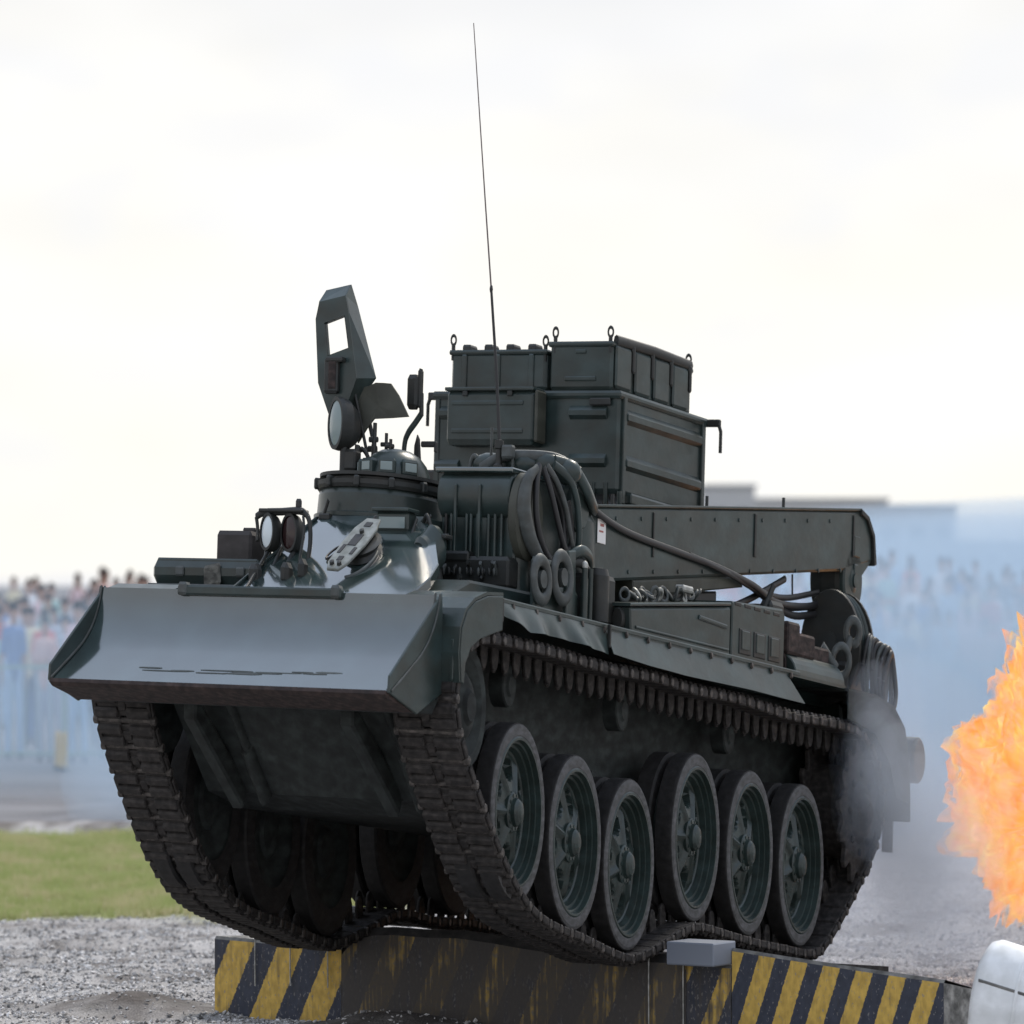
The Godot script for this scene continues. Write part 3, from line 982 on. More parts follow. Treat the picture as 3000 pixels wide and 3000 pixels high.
# ------------------------------------------------ dozer blade
func blade() -> void:
	var root = node("dozer_blade", car)
	root.set_meta("label", "wide dozer blade, its hollow face shining with the sky")
	var face = [P(1.287, 3.168), P(1.24, 3.182), P(1.19, 3.207), P(1.135, 3.247), P(1.08, 3.305), P(1.03, 3.378), P(0.985, 3.465), P(0.92, 3.603), P(0.853, 3.75)]
	var b = Mb.new()
	var nb = 8
	var fine = []
	for i in face.size() - 1:
		for j in 4:
			fine.append(face[i].cubic_interpolate(face[i + 1], face[maxi(i - 1, 0)], face[mini(i + 2, face.size() - 1)], j / 4.0))
	fine.append(face[-1])
	for i in fine.size() - 1:
		var na = (fine[mini(i + 1, fine.size() - 1)] - fine[maxi(i - 1, 0)] as Vector2).normalized()
		var nc = (fine[mini(i + 2, fine.size() - 1)] - fine[i] as Vector2).normalized()
		var m0 = V(0, na.x, -na.y)
		var m1 = V(0, nc.x, -nc.y)
		for k in nb:
			var x0 = lerpf(-1.53, 1.53, float(k) / nb)
			var x1 = lerpf(-1.53, 1.53, float(k + 1) / nb)
			var p = [V(x0, fine[i].y, fine[i].x), V(x1, fine[i].y, fine[i].x), V(x1, fine[i + 1].y, fine[i + 1].x), V(x0, fine[i + 1].y, fine[i + 1].x)]
			b.tri(p[0], p[1], p[2], m0, m0, m1)
			b.tri(p[0], p[2], p[3], m0, m1, m1)
			for t in 2:
				for q in [p[0], p[1], p[2], p[0], p[2], p[3]]:
					var at_v = float(i + (1 if q == p[2] or q == p[3] else 0)) / (fine.size() - 1)
					b.uv.append(V2((q.x + 1.53) / 3.06, at_v))
			var bk = V(0, -0.018, -0.018)
			b.tri(p[0] + bk, p[1] + bk, p[2] + bk, -m0, -m0, -m1)
			b.tri(p[0] + bk, p[2] + bk, p[3] + bk, -m0, -m1, -m1)
	part("moldboard", b, M.paint_wet, root)
	for s in [-1.0, 1.0]:
		b = Mb.new()
		b.slab([P(1.297, 3.12), P(0.918, 3.756), P(0.85, 3.765), P(0.785, 3.40), P(0.90, 3.06)], s * 1.542 - 0.011, s * 1.542 + 0.011, 0.004)
		var ep = part("end_plate", b, M.paint, root)
		b = Mb.new()
		var seam = PackedVector3Array()
		for f in fine:
			seam.append(V(s * 1.556, f.y + 0.004, f.x - 0.012))
		b.tube(seam, 0.007, 6)
		seam = PackedVector3Array()
		for f in fine:
			seam.append(V(s * 1.53, f.y + 0.006, f.x + 0.006))
		b.tube(seam, 0.008, 6)
		part("weld_seam", b, M.hose, ep)
	b = Mb.new()
	b.slab([P(0.858, 3.77), P(0.842, 3.78), P(0.826, 3.74), P(0.79, 3.42), P(0.81, 3.38), P(0.846, 3.7)], -1.528, 1.528, 0.003)
	part("cutting_edge", b, M.rust, root)
	b = Mb.new()
	b.slab([P(0.80, 3.40), P(0.80, 3.16), P(0.90, 3.04), P(1.22, 3.05), P(1.265, 3.12), P(1.18, 3.15), P(1.10, 3.22), P(1.03, 3.31), P(0.965, 3.42), P(0.88, 3.48)], -1.52, 1.52, 0.004)
	part("blade_back", b, M.hull_under_shaded, root)
	# smears of dried mud on the lip
	var lip = V(0, 0.065, -0.1415).normalized()
	var ln = V(0, 0.1415, 0.065).normalized()
	for i in 11:
		var x = lerpf(-0.75, 1.0, (i + rng.randf()) / 11.0)
		var wide = rng.randf_range(0.09, 0.24)
		var tall = rng.randf_range(0.003, 0.009)
		b = Mb.new()
		var poly = PackedVector2Array()
		for j in 18:
			var an = TAU * j / 18
			poly.append(V2(cos(an) * wide * rng.randf_range(0.95, 1.05), sin(an) * tall * rng.randf_range(0.75, 1.2)))
		var up = rng.randf_range(-0.035, 0.03)
		b.prism(poly, V(1, 0, 0), lip, ln, -0.002, rng.randf_range(0.001, 0.003), 0.0, V(x, 0.919, 3.606) + lip * up)
		part("mud_smear", b, M.dry_mud, root)
	# bar along the top edge
	b = Mb.new()
	b.box(V(-0.04, 1.282, 3.18), V(1.50, 0.042, 0.05), 0.008)
	part("top_bar", b, M.paint, root)
	for x in [-0.74, 0.66]:
		b = Mb.new()
		b.box(V(x, 1.288, 3.18), V(0.08, 0.056, 0.07), 0.012)
		part("bar_clamp", b, M.hose, root)
	# push arms and rams under the nose
	for x in [-0.72, 0.72]:
		b = Mb.new()
		b.prism(PackedVector2Array([P(0.86, 3.1), P(0.74, 3.1), P(0.40, 2.45), P(0.50, 2.40)]), V(0, 0, 1), V(0, 1, 0), V(1, 0, 0), x - 0.06, x + 0.06, 0.015)
		part("push_arm", b, M.hull_under_shaded, root)
		b = Mb.new()
		b.bar(V(x + 0.24, 0.95, 3.08), V(x + 0.24, 0.66, 2.68), 0.035)
		b.bar(V(x + 0.24, 0.66, 2.68), V(x + 0.24, 0.46, 2.42), 0.055)
		part("hydraulic_ram", b, M.hull_under_shaded, root)

# ------------------------------------------------ fenders
func fenders() -> void:
	for s in [1.0, -1.0]:
		var fd = node("fender", car)
		var x0 = 1.06 * s
		var b = Mb.new()
		b.sheet([P(1.315, 2.62), P(1.30, 1.0), P(1.30, -2.75)], x0, 1.655 * s, 0.015)
		part("fender_top", b, M.paint, fd)
		# front mudguard: curved roof, front flap, side cheek with the arch cut out
		b = Mb.new()
		b.sheet([P(0.94, 3.075), P(1.06, 3.098), P(1.16, 3.085), P(1.235, 3.02), P(1.285, 2.91), P(1.32, 2.75), P(1.333, 2.54)], x0, 1.70 * s, 0.014)
		part("mudguard_roof", b, M.paint, fd)
		b = Mb.new()
		b.slab([P(1.331, 2.545), P(1.317, 2.75), P(1.282, 2.91), P(1.232, 3.018), P(1.158, 3.08), P(1.06, 3.093), P(0.94, 3.07), P(0.935, 3.035), P(1.02, 3.02), P(1.09, 2.955), P(1.135, 2.83), P(1.165, 2.68), P(1.19, 2.545)], 1.692 * s, 1.706 * s, 0.004)
		part("mudguard_cheek", b, M.paint, fd)
		b = Mb.new()
		for x in [1.2, 1.32, 1.52, 1.64]:
			b.box(V(x * s, 1.03, 3.10), V(0.03, 0.17, 0.02), 0.006)
		part("flap_rib", b, M.paint, fd)
		# side skirts: dented front one, longer rear one; they lean outwards a little
		var runs = [[2.53, 1.045, [P(1.255, 2.53), P(1.235, 2.38), P(1.205, 2.22), P(1.215, 1.95), P(1.212, 1.7), P(1.205, 1.47), P(1.20, 1.25), P(1.195, 1.045)]], [1.03, -1.93, [P(1.20, 1.03), P(1.185, 0.5), P(1.18, -0.04), P(1.185, -1.05), P(1.18, -1.93)]]]
		for k in 2:
			var low: Array = runs[k][2]
			b = Mb.new()
			var rows = 5
			var grid = []
			for i in low.size() * 4 - 3:
				var t = i / 4.0
				var i0 = int(t)
				var f = t - i0
				var q: Vector2 = low[mini(i0, low.size() - 1)].lerp(low[mini(i0 + 1, low.size() - 1)], f)
				var col = PackedVector3Array()
				var zt: float = lerpf(runs[k][0], runs[k][1] + (0.16 if k == 1 else 0.0), (i / float(low.size() * 4 - 4)))
				for j in rows + 1:
					var v = float(j) / rows
					var dent = 0.0
					if k == 0:
						dent = 0.028 * sin(q.x * 9.0 + 1.0) * v + 0.018 * sin(q.x * 21.0 + v * 2.0) * v
					else:
						dent = 0.006 * sin(q.x * 5.0) * v
					col.append(V(s * (1.655 + 0.08 * v + dent), lerpf(1.315 if k == 0 else 1.30, q.y, v), lerpf(zt, q.x, v)))
				grid.append(col)
			var gn = []
			for i in grid.size():
				var col = PackedVector3Array()
				for j in rows + 1:
					var m = (grid[mini(i + 1, grid.size() - 1)][j] - grid[maxi(i - 1, 0)][j]).cross(grid[i][mini(j + 1, rows)] - grid[i][maxi(j - 1, 0)]).normalized()
					col.append(m if m.x * s > 0.0 else -m)
				gn.append(col)
			var w = V(-0.008 * s, 0, 0)
			for i in grid.size() - 1:
				for j in rows:
					for t in [[0, 0, 1, 0, 1, 1], [0, 0, 1, 1, 0, 1]]:
						var p = []
						var q = []
						for e in 3:
							p.append(grid[i + t[2 * e]][j + t[2 * e + 1]])
							q.append(gn[i + t[2 * e]][j + t[2 * e + 1]])
						b.tri(p[0], p[1], p[2], q[0], q[1], q[2])
						b.tri(p[0] + w, p[1] + w, p[2] + w, -q[0], -q[1], -q[2])
			part("side_skirt", b, M.paint, fd, "dented front skirt panel with a wavy lower edge" if k == 0 else "")
		# lip and bolts above the skirts
		b = Mb.new()
		b.box(V(1.645 * s, 1.318, 0.28), V(0.035, 0.022, 4.5), 0.005)
		part("fender_lip", b, M.paint, fd)
		for k in 14:
			b = Mb.new()
			b.lathe([V2(0.016, -0.004), V2(0.014, 0.012), V2(0.0, 0.014)], V(1.664 * s, 1.30, 2.35 - k * 0.32), V(s, 0.3, 0), 6)
			part("fender_bolt", b, M.pin_steel, fd)
		b = Mb.new()
		for z in [2.54, 1.04]:
			b.box(V(1.69 * s, 1.275, z), V(0.03, 0.10, 0.02), 0.004)
		part("skirt_joint", b, M.paint_dark, fd)

# ------------------------------------------------ cupola with the raised hatch, lamps
func cupola() -> void:
	var cu = node("commander_cupola", car, V(-0.16, 0.008, -0.23))
	var o = V(-0.20, 1.725, 1.38)
	var b = Mb.new()
	b.lathe([V2(0.54, -0.005), V2(0.54, 0.012), V2(0.515, 0.018), V2(0.505, 0.10), V2(0.49, 0.125), V2(0.0, 0.13)], o, Vector3.UP, 40)
	part("cupola_drum", b, M.paint, cu)
	b = Mb.new()
	b.lathe([V2(0.46, 0.12), V2(0.515, 0.125), V2(0.525, 0.14), V2(0.525, 0.16), V2(0.46, 0.165), V2(0.46, 0.175), V2(0.50, 0.18), V2(0.50, 0.195), V2(0.30, 0.205)], o, Vector3.UP, 40)
	for k in 12:
		var an = k * TAU / 12 + 0.2
		b.box(V(0, 0, 0), V(0.045, 0.05, 0.06), 0.008, Transform3D(Basis(Vector3.UP, an), o + V(0.515 * sin(an), 0.148, 0.515 * cos(an))))
	part("turning_ring", b, M.paint_dark, cu)
	var d = o + V(0.10, 0.195, -0.02)
	b = Mb.new()
	b.lathe([V2(0.27, 0.0), V2(0.265, 0.03), V2(0.24, 0.07), V2(0.19, 0.105), V2(0.12, 0.128), V2(0.05, 0.137), V2(0.0, 0.139)], d, Vector3.UP, 32, true)
	part("domed_hatch", b, M.paint, cu)
	# vision blocks round the dome
	for k in [-0.9, -0.3, 0.35, 1.0]:
		b = Mb.new()
		var X = Transform3D(Basis(Vector3.UP, k), d + V(0.265 * sin(k), 0.03, 0.265 * cos(k)))
		b.box(V(0, 0.01, 0.0), V(0.13, 0.075, 0.07), 0.012, X)
		var vb = part("vision_block", b, M.paint, cu)
		b = Mb.new()
		b.box(V(0, 0.012, 0.036), V(0.095, 0.038, 0.008), 0.002, X)
		part("vision_glass", b, M.lens_grey, vb)
	# small rods and knobs on the dome
	for k in [[-0.27, 1.42, 0.19, 0.016], [-0.20, 1.36, 0.15, 0.013], [-0.13, 1.40, 0.12, 0.013], [-0.32, 1.36, 0.10, 0.018]]:
		b = Mb.new()
		b.bar(V(k[0], 1.98, k[1]), V(k[0], 1.98 + k[2], k[1]), k[3])
		b.bar(V(k[0] - 0.05, 2.02 + k[2] * 0.4, k[1]), V(k[0] + 0.03, 2.02 + k[2] * 0.4, k[1]), k[3] * 0.8)
		part("knob", b, M.paint_dark, cu)
	# the hatch cover standing open: a tall armour tray with a square window
	var hc = node("raised_hatch_cover", cu)
	hc.set_meta("label", "raised armour hatch cover with a square opening")
	b = Mb.new()
	var zf = 1.50
	var outer = [V2(-0.782, 2.702), V2(-0.53, 2.728), V2(-0.50, 2.66), V2(-0.40, 2.36), V2(-0.50, 2.22), V2(-0.635, 2.17), V2(-0.77, 2.34), V2(-0.812, 2.625)]
	var hole = [V2(-0.725, 2.607), V2(-0.535, 2.64), V2(-0.487, 2.495), V2(-0.69, 2.460)]
	# front plate as a ring of four pieces round the window
	var cut = [[0, 1, 1, 0], [1, 3, 2, 1], [3, 6, 3, 2], [6, 0, 0, 3]]
	for q in cut:
		var poly = PackedVector2Array()
		var i: int = q[0]
		while true:
			poly.append(outer[i])
			if i == q[1]:
				break
			i = (i + 1) % 8
		poly.append(hole[q[2]])
		poly.append(hole[q[3]])
		b.prism(poly, V(1, 0, 0), V(0, 1, 0), V(0, 0, 1), zf - 0.012, zf + 0.006)
	part("hatch_front", b, M.paint, hc)
	b = Mb.new()
	# side walls of the tray, flaring backwards
	var flare = [V(0.005, 0.062, -0.09), V(-0.02, 0.060, -0.10), V(-0.05, 0.04, -0.20), V(0.045, 0.02, -0.20), V(0.03, 0.02, -0.10), V(0.0, 0, -0.10), V(-0.0, 0.0, -0.12), V(-0.0, 0.0, -0.12)]
	for i in 8:
		var j = (i + 1) % 8
		var a = V(outer[i].x, outer[i].y, zf)
		var e = V(outer[j].x, outer[j].y, zf)
		b.fquad(a, e, e + flare[j], a + flare[i], V(-0.62, 2.5, zf))
		var inw = V(0.008, 0, 0) * (-1.0 if i < 4 else 1.0)
		b.fquad(a + inw, e + inw, e + flare[j] + inw, a + flare[i] + inw, V(-0.62, 2.5, zf))
	for q in [[0, 1], [1, 2], [2, 3], [3, 0]]:
		var a = V(hole[q[0]].x, hole[q[0]].y, zf + 0.01)
		var e = V(hole[q[1]].x, hole[q[1]].y, zf + 0.01)
		b.fquad(a, e, e + V(0, 0, -0.05), a + V(0, 0, -0.05), V(-0.9, 2.55, zf))
	part("hatch_wall", b, M.paint, hc)
	# visor below and behind it, paler inside
	b = Mb.new()
	var flap = [V(-0.45, 2.33, 1.40), V(-0.37, 2.335, 1.39), V(-0.30, 2.352, 1.385), V(-0.235, 2.352, 1.37), V(-0.175, 2.35, 1.36), V(-0.105, 2.30, 1.35), V(-0.01, 2.205, 1.34), V(-0.16, 2.198, 1.355), V(-0.31, 2.192, 1.38), V(-0.36, 2.15, 1.40), V(-0.43, 2.08, 1.42), V(-0.50, 2.20, 1.42)]
	var mid = V(-0.28, 2.25, 1.374)
	for i in flap.size():
		var a: Vector3 = flap[i]
		var e: Vector3 = flap[(i + 1) % flap.size()]
		b.flat(a, e, mid, mid + V(0, 0, -1))
		b.flat(a + V(0, 0, -0.014), e + V(0, 0, -0.014), mid + V(0, 0, -0.014), mid + V(0, 0, 1))
		b.fquad(a, e, e + V(0, 0, -0.014), a + V(0, 0, -0.014), mid)
	part("hatch_visor", b, M.paint_olive, hc)
	b = Mb.new()
	b.box(V(-0.62, 2.37, zf + 0.03), V(0.13, 0.16, 0.05), 0.012)
	b.box(V(-0.585, 2.44, zf + 0.035), V(0.16, 0.022, 0.06), 0.006)
	var lt = part("hatch_latch", b, M.paint_dark, hc)
	b = Mb.new()
	b.box(V(-0.60, 2.37, zf + 0.058), V(0.07, 0.12, 0.012), 0.004)
	part("latch_plate", b, M.rust, lt)
	b = Mb.new()
	b.bar(V(-0.45, 2.30, 1.45), V(-0.30, 1.93, 1.40), 0.012, 6)
	b.bar(V(-0.40, 2.24, 1.36), V(-0.26, 1.95, 1.34), 0.016, 6)
	part("hatch_strut", b, M.paint_dark, hc)
	# searchlight hanging under the cover, its glass to the left
	var sl = node("searchlight", cu)
	var ax = V(-0.42, 0.02, 0.91).normalized()
	var c = V(-0.50, 2.15, 1.62)
	b = Mb.new()
	b.lathe([V2(0.100, 0.012), V2(0.118, 0.012), V2(0.120, -0.03), V2(0.112, -0.10), V2(0.08, -0.17), V2(0.05, -0.20), V2(0.0, -0.205)], c, ax, 28)
	part("lamp_housing", b, M.paint_dark, sl)
	b = Mb.new()
	b.lathe([V2(0.102, 0.004), V2(0.07, 0.018), V2(0.03, 0.026), V2(0.0, 0.028)], c, ax, 28, true)
	part("lamp_glass", b, M.lens_grey, sl)
	b = Mb.new()
	b.box(V(-0.40, 1.99, 1.55), V(0.14, 0.10, 0.10), 0.015)
	b.bar(V(-0.45, 1.90, 1.58), V(-0.45, 2.06, 1.58), 0.03)
	b.bar(V(-0.36, 1.90, 1.55), V(-0.36, 2.06, 1.52), 0.022)
	b.tube(curve([V(-0.42, 2.0, 1.48), V(-0.36, 2.05, 1.46), V(-0.30, 2.0, 1.44), V(-0.30, 1.93, 1.42)], 4), 0.014, 6)
	part("lamp_bracket", b, M.paint_dark, sl)
	# small lamp on a bent stalk
	var gl = node("stalk_lamp", cu)
	b = Mb.new()
	b.box(V(-0.12, 2.335, 1.12), V(0.10, 0.155, 0.07), 0.02, Transform3D())
	b.box(V(-0.062, 2.35, 1.11), V(0.03, 0.17, 0.05), 0.008)
	b.bar(V(-0.075, 2.36, 1.11), V(-0.06, 2.44, 1.11), 0.014)
	b.bar(V(-0.05, 2.33, 1.11), V(-0.045, 2.23, 1.11), 0.018)
	part("lamp_head", b, M.paint_dark, gl)
	b = Mb.new()
	b.tube(curve([V(-0.045, 2.24, 1.11), V(-0.10, 2.20, 1.11), V(-0.17, 2.15, 1.11), V(-0.20, 2.09, 1.11), V(-0.205, 1.92, 1.11)], 5), 0.019, 8)
	part("lamp_stalk", b, M.paint, gl)
	b = Mb.new()
	b.prism(PackedVector2Array([V2(-0.13, 1.9), V2(-0.125, 2.10), V2(-0.10, 2.15), V2(-0.08, 2.13), V2(-0.04, 1.9)]), V(1, 0, 0), V(0, 1, 0), V(0, 0, 1), 1.06, 1.09, 0.008)
	b.box(V(0.01, 2.107, 1.075), V(0.14, 0.026, 0.03), 0.006)
	b.box(V(0.075, 2.095, 1.075), V(0.02, 0.05, 0.03), 0.005)
	part("sight_bracket", b, M.paint_dark, cu)

func headlamp(parent: Node3D, at: Vector3, ax: Vector3, r: float, lens: Material) -> void:
	var h = node("headlight", parent)
	var b = Mb.new()
	b.lathe([V2(r * 0.84, 0.014), V2(r, 0.014), V2(r * 1.02, -0.02), V2(r * 0.95, -0.07), V2(r * 0.6, -0.12), V2(0.0, -0.13)], at, ax, 24)
	part("lamp_housing", b, M.paint_dark, h)
	b = Mb.new()
	b.lathe([V2(r * 0.86, 0.002), V2(r * 0.6, 0.014), V2(r * 0.25, 0.02), V2(0.0, 0.022)], at, ax, 24, true)
	part("lamp_glass", b, lens, h)

func front_fittings() -> void:
	# pair of headlights in a bent guard on the glacis
	var hl = node("headlight_guard", car)
	headlamp(hl, V(-0.605, 1.60, 2.33), V(-0.25, 0.05, 0.96), 0.083, M.lens)
	headlamp(hl, V(-0.42, 1.60, 2.30), V(-0.12, 0.0, 0.98), 0.085, M.lens_dark)
	var b = Mb.new()
	b.tube(curve([V(-0.725, 1.665, 2.32), V(-0.66, 1.685, 2.31), V(-0.5, 1.69, 2.30), V(-0.34, 1.695, 2.30), V(-0.27, 1.68, 2.30), V(-0.235, 1.64, 2.30), V(-0.225, 1.55, 2.30), V(-0.23, 1.42, 2.34)], 4), 0.017, 8)
	b.box(V(-0.49, 1.693, 2.29), V(0.40, 0.016, 0.11), 0.005)
	b.box(V(-0.35, 1.725, 2.29), V(0.05, 0.045, 0.03), 0.01)
	b.tube(curve([V(-0.725, 1.665, 2.32), V(-0.71, 1.62, 2.32), V(-0.70, 1.56, 2.33)], 3), 0.013, 6)
	b.tube(curve([V(-0.29, 1.67, 2.31), V(-0.265, 1.60, 2.33), V(-0.27, 1.50, 2.36), V(-0.26, 1.42, 2.40)], 4), 0.011, 6)
	part("guard_hoop", b, M.paint_dark, hl)
	b = Mb.new()
	b.bar(V(-0.61, 1.52, 2.30), V(-0.36, 1.29, 2.95), 0.013, 6)
	b.bar(V(-0.64, 1.52, 2.28), V(-0.50, 1.38, 2.52), 0.022, 6)
	b.bar(V(-0.51, 1.53, 2.28), V(-0.44, 1.36, 2.56), 0.014, 6)
	b.bar(V(-0.40, 1.52, 2.27), V(-0.36, 1.38, 2.50), 0.016, 6)
	b.bar(V(-0.33, 1.50, 2.27), V(-0.36, 1.38, 2.50), 0.014, 6)
	part("guard_leg", b, M.paint_dark, hl)
	for k in [[-0.50, 1.36, 2.62, 0.09], [-0.22, 1.37, 2.60, 0.08], [-0.10, 1.39, 2.56, 0.06]]:
		b = Mb.new()
		b.box(V(k[0], k[1] + 0.03, k[2]), V(k[3], 0.10, 0.10), 0.025, Transform3D())
		part("mounting_foot", b, M.paint_dark, hl)
	b = Mb.new()
	b.tube(curve([V(-0.40, 1.52, 2.24), V(-0.36, 1.45, 2.34), V(-0.28, 1.40, 2.44), V(-0.2, 1.40, 2.52)], 4), 0.009, 6)
	b.tube(curve([V(-0.58, 1.52, 2.24), V(-0.5, 1.42, 2.40), V(-0.45, 1.39, 2.52), V(-0.3, 1.38, 2.6)], 4), 0.008, 6)
	part("lamp_cable", b, M.cable, hl)
	# loop of cable lying on the bright plate
	b = Mb.new()
	var pts = []
	for k in 25:
		var an = k * TAU / 24
		var t = 2.28 + 0.09 * sin(an)
		pts.append(V(0.0 + 0.028 * cos(an) - 0.02, 1.24 + (3.0 - t) * 0.3710 + 0.012, t))
	b.tube(PackedVector3Array(pts), 0.006, 6)
	part("lifting_loop", b, M.cable, car)
	# snatch block lashed to the glacis
	var pb = node("pulley_block", car)
	var pa = V(0.25, 1.345, 2.64)
	var pz = V(0.24, 1.60, 2.10)
	var long = (pz - pa).normalized()
	var across = V(0.94, -0.18, 0.28)
	across = (across - long * across.dot(long)).normalized()
	var fn = across.cross(long).normalized()
	fn = fn if fn.y > 0.0 else -fn
	var half = pa.distance_to(pz) * 0.5
	var X = Transform3D(Basis(across, fn, across.cross(fn)), (pa + pz) * 0.5 + fn * 0.05)
	var zz = 1.0 if X.basis.z.dot(long) > 0.0 else -1.0
	for h in [0.03, -0.06]:
		b = Mb.new()
		var hull_pts = PackedVector2Array([V2(-0.05, -half), V2(0.05, -half), V2(0.085, -half * 0.75), V2(0.105, 0.0), V2(0.10, half * 0.6), V2(0.06, half), V2(-0.06, half), V2(-0.10, half * 0.6), V2(-0.105, 0.0), V2(-0.085, -half * 0.75)])
		b.prism(hull_pts, X.basis.x, X.basis.z * zz, X.basis.y, h - 0.008, h + 0.008, 0.004, X.origin)
		part("cheek_plate", b, M.bare_steel, pb)
	b = Mb.new()
	b.lathe([V2(0.0, -0.04), V2(0.11, -0.04), V2(0.145, -0.035), V2(0.12, -0.015), V2(0.145, 0.008), V2(0.11, 0.012), V2(0.0, 0.012)], X * V(0.03, 0, 0.08 * zz), X.basis.y, 28)
	part("sheave", b, M.paint_dark, pb)
	for k in [[0.0, -0.62, 0.045, 0.05], [0.0, 0.12, 0.075, 0.13], [0.0, 0.74, 0.06, 0.05], [-0.055, -0.25, 0.03, 0.10], [0.055, -0.30, 0.03, 0.08]]:
		b = Mb.new()
		b.box(V(k[0], 0.0385, k[1] * half * zz), V(k[2], 0.006, k[3]), 0.002, X)
		part("slot", b, M.cable, pb)
	for k in 3:
		b = Mb.new()
		b.lathe([V2(0.0, 0.03), V2(0.018, 0.03), V2(0.018, 0.052), V2(0.0, 0.054)], X * V([-0.03, 0.035, 0.0][k], 0, [-0.85, -0.85, 0.42][k] * half * zz), X.basis.y, 10)
		part("bolt_head", b, M.paint_dark, pb)
	for k in 4:
		b = Mb.new()
		var pl = []
		for j in 21:
			var an = PI * (-0.42 + 1.05 * j / 20.0)
			pl.append(X * V(0.02 + (0.15 + 0.012 * k) * cos(an), -0.03 - 0.014 * k, (-0.02 + (0.22 + 0.01 * k) * sin(an)) * zz))
		b.tube(PackedVector3Array(pl), 0.012, 6)
		part("tow_cable", b, M.hose if k % 2 == 0 else M.cable, pb)
	# periscope box and its shelf on the top of the glacis
	b = Mb.new()
	b.box(V(0.26, 1.685, 1.86), V(0.30, 0.085, 0.12), 0.012)
	b.box(V(0.26, 1.735, 1.875), V(0.34, 0.016, 0.16), 0.004)
	var pr = part("driver_periscope", b, M.paint, car)
	b = Mb.new()
	b.box(V(0.26, 1.68, 1.922), V(0.24, 0.05, 0.006), 0.002)
	part("periscope_glass", b, M.lens_grey, pr)
	b = Mb.new()
	b.ball(V(0.07, 1.62, 1.93), V(0.028, 0.028, 0.028), 10)
	b.ball(V(0.09, 1.69, 1.86), V(0.05, 0.03, 0.04), 10)
	b.bar(V(-0.53, 1.71, 1.72), V(-0.48, 1.79, 1.72), 0.012, 6)
	b.box(V(-0.50, 1.715, 1.72), V(0.10, 0.03, 0.06), 0.006)
	part("lifting_eye", b, M.paint_dark, car)
	# long rounded stowage bin across the right fender and the small bin behind it
	var sb = node("stowage_bin", car)
	b = Mb.new()
	b.box(V(-1.17, 1.42, 2.22), V(1.04, 0.118, 0.30), 0.042)
	part("bin_body", b, M.paint, sb)
	b = Mb.new()
	b.box(V(-1.17, 1.470, 2.22), V(0.96, 0.022, 0.24), 0.008)
	part("bin_lid", b, M.paint, sb)
	b = Mb.new()
	b.box(V(-1.09, 1.418, 2.375), V(0.16, 0.10, 0.03), 0.014, Transform3D(Basis(V(0, 0, 1), 0.12), V(0.165, 0.125, 0)))
	part("canvas_patch", b, M.canvas, sb)
	b = Mb.new()
	for x in [-1.4, -0.82]:
		b.box(V(x, 1.42, 2.377), V(0.08, 0.045, 0.02), 0.008)
	part("bin_latch", b, M.hose, sb)
	b = Mb.new()
	b.box(V(-1.17, 1.335, 2.25), V(1.02, 0.055, 0.34), 0.006)
	part("bin_shelf", b, M.hose, sb)
	b = Mb.new()
	b.box(V(-1.36, 1.55, 1.6), V(0.34, 0.20, 0.30), 0.02)
	b.box(V(-1.28, 1.655, 1.6), V(0.12, 0.03, 0.12), 0.008)
	part("small_bin", b, M.bin_brown, car)

